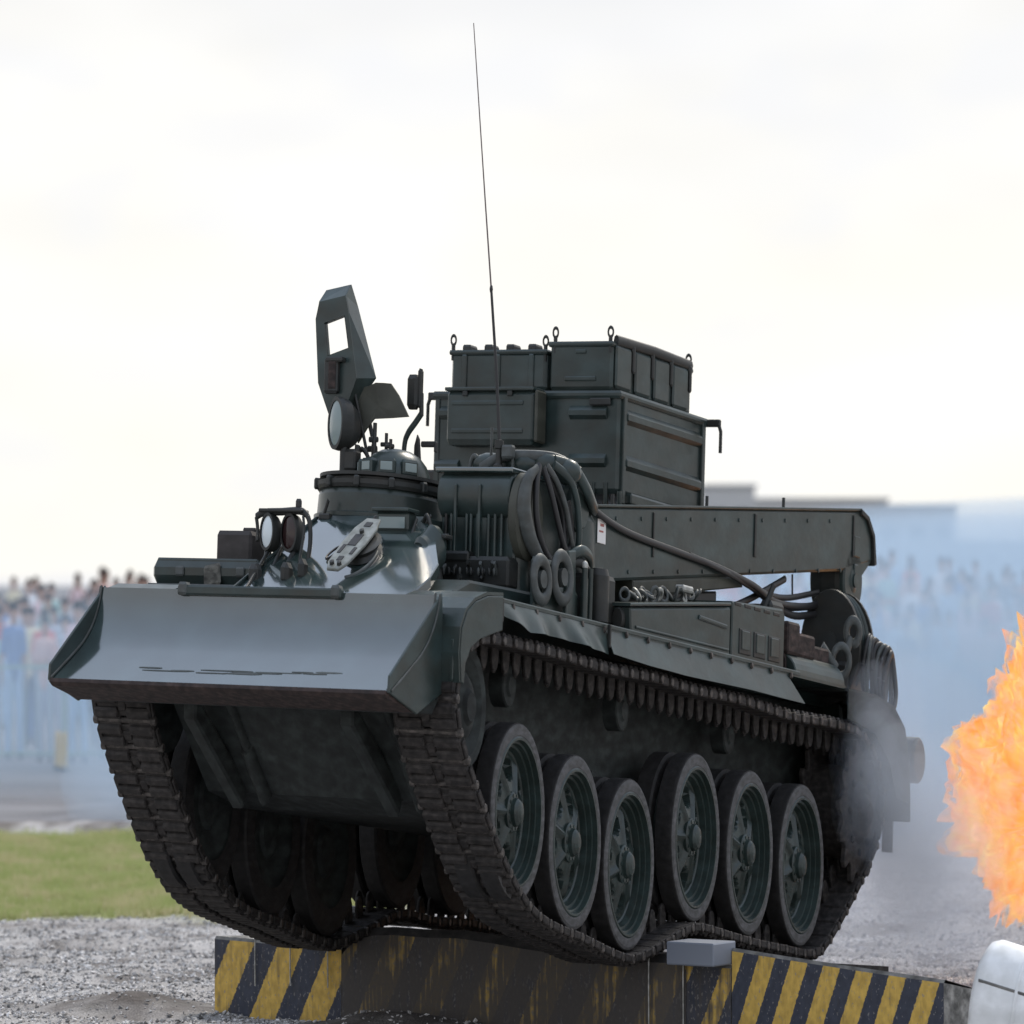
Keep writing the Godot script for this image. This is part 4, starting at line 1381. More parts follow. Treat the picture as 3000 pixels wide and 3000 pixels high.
# ------------------------------------------------ crane on the left deck
func crane() -> void:
	var cr = node("crane", car)
	var b = Mb.new()
	b.box(V(0.745, 1.69, 1.06), V(0.68, 0.50, 0.82), 0.015)
	part("winch_housing", b, M.paint, cr)
	b = Mb.new()
	b.box(V(0.735, 1.945, 1.10), V(0.71, 0.022, 0.86), 0.006)
	part("housing_lid", b, M.paint_wet, cr)
	b = Mb.new()
	b.lathe([V2(0.0, -0.33), V2(0.085, -0.33), V2(0.095, -0.32), V2(0.095, 0.32), V2(0.085, 0.33), V2(0.0, 0.33)], V(0.74, 1.835, 1.45), V(1, 0, 0), 24)
	part("winch_drum", b, M.paint, cr)
	b = Mb.new()
	for x in [0.59, 0.81]:
		b.box(V(x, 1.70, 1.545), V(0.022, 0.36, 0.03), 0.005)
	part("front_rib", b, M.paint, cr)
	for x in [0.47, 0.52, 0.66, 0.70, 0.76, 0.86, 0.92, 0.98]:
		b = Mb.new()
		b.bar(V(x, 1.76, 1.49), V(x + 0.004, 1.56 + 0.015 * sin(x * 40.0), 1.50), 0.014, 6)
		part("pipe", b, M.paint_dark if int(x * 100) % 2 else M.paint, cr)
	b = Mb.new()
	b.box(V(0.79, 1.50, 1.42), V(0.62, 0.14, 0.30), 0.018)
	b.box(V(0.60, 1.565, 1.53), V(0.28, 0.05, 0.10), 0.012)
	part("valve_block", b, M.paint_dark, cr)
	for k in 10:
		b = Mb.new()
		var x = 0.53 + 0.052 * k + rng.randf_range(-0.01, 0.01)
		b.bar(V(x, 1.49 + rng.randf_range(-0.03, 0.05), 1.55), V(x + rng.randf_range(-0.03, 0.03), 1.49 + rng.randf_range(-0.03, 0.06), 1.60), 0.013, 6)
		b.ball(V(x, 1.50, 1.60), V(0.015, 0.02, 0.015), 6)
		part("hydraulic_fitting", b, M.hose if k % 3 == 0 else M.paint_dark, cr)
	# hook lamp in front, a drum shape leaning forward with its rim
	var hp = node("work_lamp", cr)
	b = Mb.new()
	b.lathe([V2(0.085, 0.065), V2(0.105, 0.065), V2(0.115, 0.035), V2(0.105, 0.0), V2(0.10, -0.09), V2(0.07, -0.13), V2(0.0, -0.14)], V(0.66, 1.535, 2.0), V(-0.25, -0.6, 0.8), 22)
	part("lamp_housing", b, M.paint, hp)
	b = Mb.new()
	b.lathe([V2(0.088, 0.03), V2(0.0, 0.035)], V(0.66, 1.535, 2.0), V(-0.25, -0.6, 0.8), 22)
	part("lamp_glass", b, M.lens_dark, hp)
	b = Mb.new()
	b.tube(curve([V(0.44, 1.70, 1.85), V(0.46, 1.60, 1.95), V(0.49, 1.50, 2.0), V(0.56, 1.42, 2.02)], 4), 0.012, 6)
	b.tube(curve([V(0.42, 1.66, 1.75), V(0.50, 1.72, 1.80), V(0.60, 1.64, 1.84), V(0.72, 1.63, 1.82)], 4), 0.014, 6)
	b.bar(V(0.68, 1.52, 1.95), V(0.70, 1.38, 1.90), 0.045)
	b.box(V(0.70, 1.62, 1.93), V(0.20, 0.02, 0.10), 0.005)
	part("lamp_bracket", b, M.paint_dark, hp)
	b = Mb.new()
	b.bar(V(0.455, 1.73, 1.68), V(0.40, 1.60, 1.86), 0.010, 6)
	part("tie_rod", b, M.paint_dark, cr)
	# upright bottle with a capped top
	b = Mb.new()
	b.lathe([V2(0.0, 1.435), V2(0.085, 1.435), V2(0.085, 1.60), V2(0.075, 1.615), V2(0.075, 1.64), V2(0.06, 1.665), V2(0.03, 1.672), V2(0.0, 1.672)], V(1.06, 0, 1.36), Vector3.UP, 22)
	part("accumulator_bottle", b, M.paint, cr)
	# two big shackle rings and the arm between them
	for k in [[1.42, 1.47, 1.60, 0.085], [1.44, 1.50, 1.34, 0.095]]:
		b = Mb.new()
		b.ring(V(k[0], k[1], k[2]), V(1, 0.1, 0.15), k[3], 0.030, 24, 10)
		b.lathe([V2(0.0, -0.03), V2(0.04, -0.03), V2(0.04, 0.03), V2(0.0, 0.03)], V(k[0], k[1], k[2]), V(1, 0.1, 0.15), 12)
		part("shackle_ring", b, M.hose, cr)
	b = Mb.new()
	b.box(V(1.36, 1.45, 1.46), V(0.06, 0.24, 0.34), 0.02)
	b.box(V(1.30, 1.40, 1.2), V(0.10, 0.14, 0.5), 0.02)
	b.prism(PackedVector2Array([P(1.34, 1.30), P(1.62, 1.28), P(1.63, 1.18), P(1.34, 1.16)]), V(0, 0, 1), V(0, 1, 0), V(1, 0, 0), 1.42, 1.46, 0.006)
	part("crane_foot", b, M.paint, cr)
	for k in [[1.50, 1.34, 1.56, 1.11, 0.022], [1.46, 1.34, 1.52, 1.05, 0.03], [1.44, 1.34, 1.57, 0.93, 0.02]]:
		b = Mb.new()
		b.bar(V(k[0], k[1], k[3]), V(k[0], k[2], k[3]), k[4])
		part("control_lever", b, M.paint, cr)
	b = Mb.new()
	b.ball(V(1.50, 1.57, 1.11), V(0.026, 0.022, 0.026), 8)
	part("lever_knob", b, M.galvanised, cr)
	b = Mb.new()
	b.lathe([V2(0.0, 1.35), V2(0.075, 1.35), V2(0.075, 1.55), V2(0.06, 1.58), V2(0.0, 1.585)], V(1.44, 0, 0.80), Vector3.UP, 18)
	b.box(V(1.30, 1.45, 0.70), V(0.30, 0.22, 0.26), 0.02)
	part("jack_cylinder", b, M.paint_dark, cr)
	# turntable body and gearbox behind the drum
	b = Mb.new()
	b.lathe([V2(0.30, 1.46), V2(0.30, 1.52), V2(0.26, 1.54), V2(0.25, 1.80), V2(0.20, 1.88), V2(0.0, 1.90)], V(0.98, 0, 0.62), Vector3.UP, 28)
	part("turntable", b, M.paint, cr)
	b = Mb.new()
	b.box(V(1.02, 1.86, 0.72), V(0.34, 0.20, 0.34), 0.04)
	b.box(V(1.06, 1.70, 0.66), V(0.30, 0.22, 0.22), 0.03)
	b.lathe([V2(0.0, 0.1), V2(0.10, 0.1), V2(0.12, 0.07), V2(0.12, -0.1), V2(0.0, -0.1)], V(1.14, 1.86, 0.76), V(1, 0, 0), 20)
	part("slewing_gear", b, M.paint, cr)
	# folded tarpaulin and pipes on top of the housing
	var bundle = [[0.62, 2.0, 1.12, 0.16, 0.055, 0.09], [0.86, 2.005, 1.06, 0.16, 0.06, 0.10], [1.06, 2.01, 1.0, 0.14, 0.06, 0.10], [1.22, 1.985, 0.95, 0.11, 0.06, 0.09]]
	for k in bundle:
		b = Mb.new()
		b.ball(V(k[0], k[1], k[2]), V(k[3], k[4], k[5]), 14, V(1, 0, 0))
		part("canvas_bundle", b, M.paint, cr)
	b = Mb.new()
	b.tube(curve([V(0.44, 1.955, 1.15), V(0.46, 2.02, 1.15), V(0.50, 2.035, 1.15), V(0.55, 1.99, 1.15), V(0.58, 1.955, 1.15)], 4), 0.014, 6)
	b.tube(curve([V(0.58, 1.98, 1.2), V(0.75, 2.03, 1.18), V(0.95, 2.045, 1.1), V(1.15, 2.04, 1.0), V(1.3, 1.99, 0.9)], 5), 0.024, 8)
	part("hose_run", b, M.hose, cr)
	b = Mb.new()
	b.lathe([V2(0.0, -0.05), V2(0.17, -0.05), V2(0.19, -0.03), V2(0.19, 0.03), V2(0.17, 0.05), V2(0.12, 0.055), V2(0.0, 0.055)], V(1.12, 1.755, 1.38), V(1, 0, 0), 32)
	part("gear_cover", b, M.paint_olive, cr)
	# hose loops at the elbow
	var loops = [
		[[V(1.20, 1.965, 1.36), V(1.19, 1.90, 1.47), V(1.19, 1.78, 1.515), V(1.20, 1.66, 1.43), V(1.23, 1.56, 1.27), V(1.25, 1.50, 1.12)], -1.0, "hose"],
		[[V(1.18, 1.98, 1.30), V(1.20, 1.90, 1.36), V(1.22, 1.76, 1.38), V(1.23, 1.64, 1.30), V(1.24, 1.58, 1.16), V(1.24, 1.66, 1.02), V(1.22, 1.82, 1.02), V(1.18, 1.95, 1.16)], 0.024, "cable"],
		[[V(1.18, 1.98, 1.24), V(1.23, 1.88, 1.20), V(1.26, 1.76, 1.14), V(1.27, 1.66, 1.06), V(1.26, 1.64, 0.98), V(1.24, 1.72, 0.90), V(1.22, 1.86, 0.94)], 0.020, "cable"],
		[[V(1.19, 1.99, 1.20), V(1.24, 1.92, 1.12), V(1.27, 1.82, 1.04), V(1.28, 1.72, 0.99), V(1.27, 1.66, 0.93)], 0.018, "hose"],
		[[V(1.20, 2.0, 1.12), V(1.27, 1.95, 1.0), V(1.29, 1.86, 0.92), V(1.28, 1.74, 0.86), V(1.26, 1.66, 0.84)], 0.024, "paint"],
		[[V(1.16, 2.02, 1.05), V(1.25, 2.0, 0.92), V(1.29, 1.93, 0.80), V(1.27, 1.88, 0.68), V(1.22, 1.86, 0.56)], 0.034, "paint"],
		[[V(1.26, 1.58, 1.0), V(1.30, 1.60, 0.88), V(1.31, 1.57, 0.76), V(1.28, 1.50, 0.62), V(1.24, 1.44, 0.56)], 0.022, "paint_dark"],
		[[V(1.28, 1.60, 1.05), V(1.32, 1.65, 0.90), V(1.30, 1.64, 0.74), V(1.26, 1.60, 0.66)], 0.026, "paint"],
	]
	for k in loops:
		b = Mb.new()
		var line = curve(k[0], 6)
		var rad = []
		for j in line.size():
			rad.append(k[1] if k[1] > 0.0 else 0.022 + 0.034 * sin(PI * clampf((j - 2.0) / (line.size() - 8.0), 0.0, 1.0)))
		b.tube(line, rad, 12)
		part("hydraulic_hose", b, M[k[2]], cr)
	# boom, lying back along the left side and rising a little
	var bm = node("boom", cr)
	b = Mb.new()
	var top0 = 1.872
	b.slab([P(1.872, 0.52), P(2.217, -3.76), P(2.19, -3.86), P(2.11, -3.955), P(1.99, -3.975), P(1.905, -3.46), P(1.555, 0.40), P(1.60, 0.60), P(1.80, 0.62)], 0.88, 1.20, 0.012)
	part("boom_beam", b, M.paint, bm)
	b = Mb.new()
	b.slab([P(1.884, 0.52), P(2.230, -3.76), P(2.218, -3.76), P(1.872, 0.52)], 0.87, 1.212, 0.003)
	part("top_flange", b, M.paint, bm)
	b = Mb.new()
	b.slab([P(1.60, -0.10), P(1.748, -1.75), P(1.70, -1.82), P(1.52, -0.10)], 0.94, 1.19, 0.01)
	part("lower_beam", b, M.paint_olive, bm)
	b = Mb.new()
	b.slab([P(1.545, -0.1), P(1.655, -1.48), P(1.46, -1.48), P(1.46, -0.1)], 0.90, 1.14, 0.01)
	part("boom_ram", b, M.cable, bm)
	# plates, bands and bolts on the boom's side
	for k in [[-0.35, 0.02], [-1.95, 0.03], [-3.62, 0.02]]:
		b = Mb.new()
		var y0: float = 1.872 + (0.52 - k[0]) * 0.0806
		b.slab([P(y0 - 0.02, k[0]), P(y0 - 0.02, k[0] - k[1]), P(y0 - 0.22, k[0] - k[1]), P(y0 - 0.22, k[0])], 1.20, 1.212, 0.003)
		part("side_band", b, M.paint_dark, bm)
	for k in 3:
		b = Mb.new()
		var z = [0.1, -1.35, -2.6][k] as float
		b.bar(V(1.1, 1.88 + (0.52 - z) * 0.0806, z), V(1.1, 1.93 + (0.52 - z) * 0.0806, z), 0.013, 6)
		part("cable_guide", b, M.paint_dark, bm)
	for k in 10:
		b = Mb.new()
		var z = 0.2 - k * 0.38
		var y = 1.872 + (0.52 - z) * 0.0806
		b.lathe([V2(0.011, -0.002), V2(0.010, 0.008), V2(0.0, 0.009)], V(1.20, y - 0.05, z), V(1, 0, 0), 6)
		b.lathe([V2(0.011, -0.002), V2(0.010, 0.008), V2(0.0, 0.009)], V(1.20, y - 0.27, z - 0.2), V(1, 0, 0), 6)
		part("boom_bolt", b, M.paint, bm)
	b = Mb.new()
	b.box(V(1.207, 1.772, 0.42), V(0.006, 0.105, 0.12), 0.002)
	var stk = part("data_plate", b, M.sticker, bm)
	b = Mb.new()
	b.box(V(1.2105, 1.80, 0.42), V(0.003, 0.012, 0.05), 0.0)
	b.box(V(1.2105, 1.772, 0.43), V(0.003, 0.008, 0.06), 0.0)
	part("printed_lines", b, mat("print_red", Color(0.35, 0.12, 0.10), 0.6), stk)
	# boom head with its sheave
	b = Mb.new()
	b.lathe([V2(0.0, -0.03), V2(0.15, -0.03), V2(0.165, -0.015), V2(0.165, 0.015), V2(0.15, 0.03), V2(0.0, 0.03)], V(1.17, 1.875, -3.66), V(1, 0, 0), 36)
	b.slab([P(2.02, -3.42), P(2.05, -3.95), P(1.985, -3.965), P(1.90, -3.80), P(1.86, -3.55)], 1.16, 1.195, 0.004)
	part("boom_head", b, M.paint, bm)
	b = Mb.new()
	b.lathe([V2(0.0, -0.15), V2(0.15, -0.15), V2(0.16, -0.14), V2(0.135, -0.05), V2(0.135, 0.08), V2(0.15, 0.13), V2(0.0, 0.13)], V(1.01, 1.875, -3.66), V(1, 0, 0), 32)
	part("head_sheave", b, M.paint_dark, bm)
	b = Mb.new()
	b.lathe([V2(0.06, -0.01), V2(0.06, 0.012), V2(0.035, 0.02), V2(0.035, 0.035), V2(0.0, 0.036)], V(1.19, 1.875, -3.66), V(1, 0, 0), 18)
	b.box(V(1.20, 2.04, -3.70), V(0.02, 0.10, 0.10), 0.004)
	b.box(V(1.20, 1.93, -3.68), V(0.03, 0.05, 0.06), 0.006)
	part("pin_plate", b, M.paint, bm)
	b = Mb.new()
	b.slab([P(2.225, -3.74), P(2.20, -3.87), P(2.12, -3.98), P(1.98, -4.02), P(1.97, -3.985), P(2.10, -3.955), P(2.18, -3.85), P(2.20, -3.74)], 0.86, 1.225, 0.003)
	part("cable_shield", b, M.paint_dark, bm)
	# wire ropes draped from the elbow and crossing under the boom
	var ropes = [
		[[V(1.22, 1.93, 0.72), V(1.235, 1.86, 0.60), V(1.225, 1.80, 0.10), V(1.223, 1.772, -0.75), V(1.23, 1.755, -1.30), V(1.24, 1.715, -1.90), V(1.2, 1.67, -2.35), V(1.12, 1.70, -3.0), V(1.06, 1.76, -3.42)], 0.017],
		[[V(1.22, 1.775, -0.9), V(1.24, 1.74, -1.45), V(1.22, 1.70, -2.0), V(1.14, 1.71, -2.6), V(1.06, 1.79, -3.3)], 0.015],
		[[V(1.16, 1.60, -1.70), V(1.14, 1.68, -2.1), V(1.12, 1.80, -2.62)], 0.018],
		[[V(1.16, 1.595, -1.70), V(1.14, 1.63, -2.1), V(1.1, 1.66, -2.6), V(1.06, 1.73, -3.4)], 0.016],
		[[V(1.18, 1.715, -1.95), V(1.16, 1.66, -2.4), V(1.12, 1.64, -2.8), V(1.06, 1.70, -3.4)], 0.018],
		[[V(1.06, 1.84, -2.85), V(1.06, 1.72, -2.86)], 0.008],
	]
	for k in ropes:
		b = Mb.new()
		b.tube(curve(k[0], 6), k[1], 8)
		part("wire_rope", b, M.cable, cr)
	# whip aerial in its socket
	var ae = node("whip_antenna", car)
	b = Mb.new()
	b.lathe([V2(0.0, 1.955), V2(0.045, 1.955), V2(0.045, 1.99), V2(0.025, 2.0), V2(0.025, 2.06), V2(0.035, 2.065), V2(0.035, 2.10), V2(0.0, 2.105)], V(0.745, 0, 1.2), Vector3.UP, 16)
	part("antenna_socket", b, M.paint_dark, ae)
	b = Mb.new()
	b.tube(PackedVector3Array([V(0.745, 2.10, 1.2), V(0.70, 2.40, 1.2), V(0.63, 2.76, 1.2)]), [0.014, 0.012, 0.010], 8)
	b.ball(V(0.63, 2.76, 1.2), V(0.014, 0.02, 0.014), 8)
	part("lower_rod", b, M.cable, ae)
	b = Mb.new()
	b.tube(PackedVector3Array([V(0.63, 2.76, 1.2), V(0.55, 3.15, 1.2), V(0.47, 3.55, 1.2), V(0.395, 3.93, 1.2)]), [0.0065, 0.0055, 0.0045, 0.0035], 6)
	part("whip", b, mat("antenna_rod", Color(0.10, 0.075, 0.07), 0.5), ae)
	for k in [[0.66, 2.16], [0.86, 2.05]]:
		b = Mb.new()
		b.bar(V(k[0], 1.95, 1.18), V(k[0], k[1], 1.18), 0.011, 6)
		part("pin_rod", b, M.hose, cr)
	b = Mb.new()
	b.box(V(0.83, 2.05, 1.2), V(0.10, 0.06, 0.06), 0.01)
	part("junction_box", b, M.hose, cr)

# ------------------------------------------------ raised load platform
func cargo() -> void:
	var lp = node("load_platform", car)
	lp.set_meta("label", "ribbed steel load box raised on the rear deck")
	var b = Mb.new()
	b.box(V(-0.365, 2.28, -1.565), V(1.79, 0.46, 1.37), 0.022)
	part("lower_box", b, M.paint, lp)
	b = Mb.new()
	b.box(V(-0.365, 2.502, -1.565), V(1.84, 0.036, 1.42), 0.012)
	part("upper_rail", b, M.paint, lp)
	# pressed ribs
	for k in [[-1.13, 2.42, 0.16], [-1.13, 2.17, 0.24], [0.24, 2.42, 0.36], [0.24, 2.20, 0.36], [-0.62, 2.12, 0.5]]:
		b = Mb.new()
		b.prism(PackedVector2Array([P(k[1] - 0.032, 0.0), P(k[1] - 0.014, 0.034), P(k[1] + 0.008, 0.034), P(k[1] + 0.032, 0.0)]), V(0, 0, 1), V(0, 1, 0), V(1, 0, 0), k[0] - k[2] / 2, k[0] + k[2] / 2, 0.004, V(0, 0, -0.881))
		part("front_rib", b, M.paint, lp)
	for y in [2.41, 2.20]:
		b = Mb.new()
		b.prism(PackedVector2Array([V2(0.528, y - 0.036), V2(0.566, y - 0.016), V2(0.566, y + 0.010), V2(0.528, y + 0.036)]), V(1, 0, 0), V(0, 1, 0), V(0, 0, 1), -2.16, -0.97, 0.006)
		part("side_rib", b, M.paint, lp)
	b = Mb.new()
	b.box(V(0.555, 2.035, -1.60), V(0.07, 0.055, 1.18), 0.01)
	part("base_rail", b, M.paint, lp)
	b = Mb.new()
	for z in [-0.95, -2.2]:
		b.box(V(0.54, 2.255, z), V(0.03, 0.50, 0.05), 0.006)
	b.box(V(-1.24, 2.255, -0.885), V(0.05, 0.50, 0.03), 0.006)
	part("corner_post", b, M.paint, lp)
	# box hung on the front wall
	var fb = node("front_locker", lp)
	b = Mb.new()
	b.box(V(-0.62, 2.385, -0.80), V(0.86, 0.255, 0.17), 0.025)
	part("locker_body", b, M.paint, fb)
	b = Mb.new()
	b.box(V(-0.62, 2.515, -0.79), V(0.87, 0.016, 0.19), 0.004)
	part("locker_lid", b, M.paint, fb)
	for y in [2.45, 2.32]:
		b = Mb.new()
		b.box(V(-0.64, y, -0.712), V(0.70, 0.022, 0.012), 0.005)
		part("locker_rib", b, M.paint, fb)
	for x in [-0.86, -0.42]:
		b = Mb.new()
		b.box(V(x, 2.495, -0.708), V(0.05, 0.028, 0.016), 0.005)
		part("locker_latch", b, M.paint_dark, fb)
	b = Mb.new()
	b.box(V(-0.165, 2.39, -0.78), V(0.03, 0.24, 0.14), 0.008)
	part("locker_end", b, M.paint_olive, fb)
	# hooks at the rail's ends
	for k in [[-1.30, -0.90, -1.0], [0.62, -2.26, 1.0], [0.50, -0.86, 0.0]]:
		b = Mb.new()
		if k[2] != 0.0:
			b.box(V(k[0] - 0.08 * k[2], 2.50, k[1]), V(0.26, 0.035, 0.035), 0.006)
			b.tube(PackedVector3Array([V(k[0] + 0.03 * k[2], 2.50, k[1]), V(k[0] + 0.055 * k[2], 2.46, k[1]), V(k[0] + 0.055 * k[2], 2.36, k[1])]), 0.014, 6)
		else:
			b.box(V(k[0] - 0.14, 2.468, k[1]), V(0.20, 0.035, 0.025), 0.006)
		part("rail_hook", b, M.paint_dark, lp)
	b = Mb.new()
	b.box(V(-1.31, 2.12, -0.92), V(0.10, 0.07, 0.05), 0.01)
	part("side_hook", b, M.paint_dark, lp)
	# crates on top: a lower one on the left, a taller one on the right with strapped side
	var c1 = node("left_crate", lp)
	b = Mb.new()
	b.box(V(-0.67, 2.615, -1.5), V(0.94, 0.20, 1.2), 0.028)
	part("crate_body", b, M.paint, c1)
	b = Mb.new()
	b.box(V(-0.67, 2.705, -1.5), V(0.965, 0.022, 1.225), 0.008)
	part("crate_lid", b, M.paint, c1)
	for k in 3:
		b = Mb.new()
		b.box(V(-1.0 + 0.33 * k, 2.61, -0.895), V(0.05, 0.17, 0.022), 0.008)
		part("crate_rib", b, M.paint, c1)
	for k in 4:
		b = Mb.new()
		b.box(V(-0.99 + 0.215 * k, 2.725, -0.96), V(0.08, 0.035, 0.12), 0.01)
		part("crate_clamp", b, M.paint_dark, c1)
	var c2 = node("right_crate", lp)
	b = Mb.new()
	b.box(V(0.155, 2.63, -1.5), V(0.60, 0.225, 1.26), 0.022)
	part("crate_body", b, M.paint, c2)
	b = Mb.new()
	b.box(V(0.155, 2.735, -1.5), V(0.625, 0.024, 1.285), 0.008)
	part("crate_lid", b, M.paint, c2)
	b = Mb.new()
	b.box(V(0.155, 2.575, -0.866), V(0.30, 0.022, 0.014), 0.005)
	b.box(V(0.155, 2.70, -0.866), V(0.10, 0.02, 0.014), 0.005)
	part("crate_rib", b, M.paint, c2)
	for k in 4:
		b = Mb.new()
		b.box(V(0.467, 2.635, -1.02 - 0.30 * k), V(0.03, 0.20, 0.235), 0.02)
		part("side_panel", b, M.paint, c2)
		b = Mb.new()
		b.box(V(0.478, 2.69, -1.165 - 0.30 * k), V(0.03, 0.13, 0.035), 0.01)
		b.box(V(0.462, 2.735, -1.165 - 0.30 * k), V(0.05, 0.03, 0.05), 0.008)
		part("strap_latch", b, M.paint_dark, c2)
	b = Mb.new()
	b.tube(PackedVector3Array([V(0.46, 2.755, -0.92), V(0.475, 2.76, -1.5), V(0.46, 2.755, -2.1)]), 0.026, 8)
	part("rolled_edge", b, M.paint_dark, c2)
	for k in [[-1.13, -0.92, 2.72], [-0.22, -0.92, 2.71], [-0.10, -0.88, 2.745], [0.43, -0.88, 2.745], [0.44, -2.10, 2.74]]:
		b = Mb.new()
		b.bar(V(k[0], k[2] - 0.05, k[1]), V(k[0], k[2] + 0.025, k[1]), 0.016, 6)
		b.ring(V(k[0], k[2] + 0.045, k[1]), V(0.2, 0, 1), 0.022, 0.008, 14, 6)
		part("lifting_ring", b, M.paint_dark, lp)
	# legs and frame under the platform
	b = Mb.new()
	for k in [[-1.1, -1.0], [0.3, -1.0], [-1.1, -2.1], [0.3, -2.1]]:
		b.box(V(k[0], 1.73, k[1]), V(0.12, 0.54, 0.12), 0.01)
	b.box(V(-0.365, 1.955, -1.565), V(1.7, 0.09, 1.28), 0.01)
	part("platform_frame", b, M.paint_dark, lp)
	for x in [0.30, 0.42, 0.55]:
		b = Mb.new()
		b.bar(V(x, 1.93, -0.90), V(x, 2.10 if x < 0.5 else 2.06, -0.88), 0.02, 6)
		part("stake", b, M.paint, lp)

# ------------------------------------------------ bins on the left fender
func side_stowage() -> void:
	var sb = node("side_bin", car)
	var b = Mb.new()
	b.slab([P(1.316, 0.58), P(1.43, 0.60), P(1.545, -0.90), P(1.545, -0.93), P(1.316, -0.93)], 1.24, 1.60, 0.012)
	part("bin_body", b, M.paint, sb)
	b = Mb.new()
	b.slab([P(1.435, 0.62), P(1.552, -0.91), P(1.566, -0.91), P(1.449, 0.62)], 1.225, 1.615, 0.005)
	part("bin_lid", b, M.paint, sb)
	b = Mb.new()
	b.slab([P(1.455, -0.42), P(1.475, -0.43), P(1.462, -0.86), P(1.442, -0.86)], 1.598, 1.615, 0.006)
	b.slab([P(1.345, 0.52), P(1.357, 0.52), P(1.357, -0.90), P(1.345, -0.90)], 1.598, 1.612, 0.004)
	part("bin_rib", b, M.paint, sb)
	b = Mb.new()
	b.lathe([V2(0.0, -0.02), V2(0.05, -0.02), V2(0.055, 0.0), V2(0.045, 0.03), V2(0.0, 0.03)], V(1.50, 1.38, 0.60), V(0, 0, 1), 18)
	part("end_cap", b, M.paint_dark, sb)
	var s2 = node("louvred_bin", car)
	b = Mb.new()
	b.slab([P(1.316, -0.945), P(1.575, -0.945), P(1.60, -1.76), P(1.58, -1.79), P(1.316, -1.79)], 1.22, 1.605, 0.01)
	part("bin_body", b, M.paint, s2)
	for k in 3:
		var z = -1.15 - 0.235 * k
		b = Mb.new()
		b.box(V(1.607, 1.405, z), V(0.012, 0.115, 0.185), 0.004)
		var fr = part("panel_frame", b, M.paint_dark, s2)
		b = Mb.new()
		b.box(V(1.615, 1.412, z), V(0.012, 0.088, 0.13), 0.005)
		part("panel_plate", b, M.paint, fr)
	for k in 5:
		b = Mb.new()
		b.box(V(1.604, 1.568, -1.03 - 0.155 * k), V(0.012, 0.018, 0.10), 0.004)
		part("slot", b, M.paint_dark, s2)
	# odds and ends lying on the bin: chain and couplings
	for k in 16:
		b = Mb.new()
		var z = 0.30 - 0.075 * k
		var y = 1.475 + (0.6 - z) * 0.0755
		b.ring(V(1.36 + rng.randf_range(-0.02, 0.02), y + 0.008, z), V(rng.randf_range(-0.8, 0.8), 1.0 if k % 2 else 0.3, rng.randf_range(-0.5, 0.5)), 0.036, 0.011, 12, 6)
		part("chain_link", b, M.galvanised if k % 5 == 2 else M.hose, car)
	b = Mb.new()
	b.box(V(1.36, 1.60, -0.60), V(0.08, 0.03, 0.16), 0.008)
	part("shackle", b, M.galvanised, car)

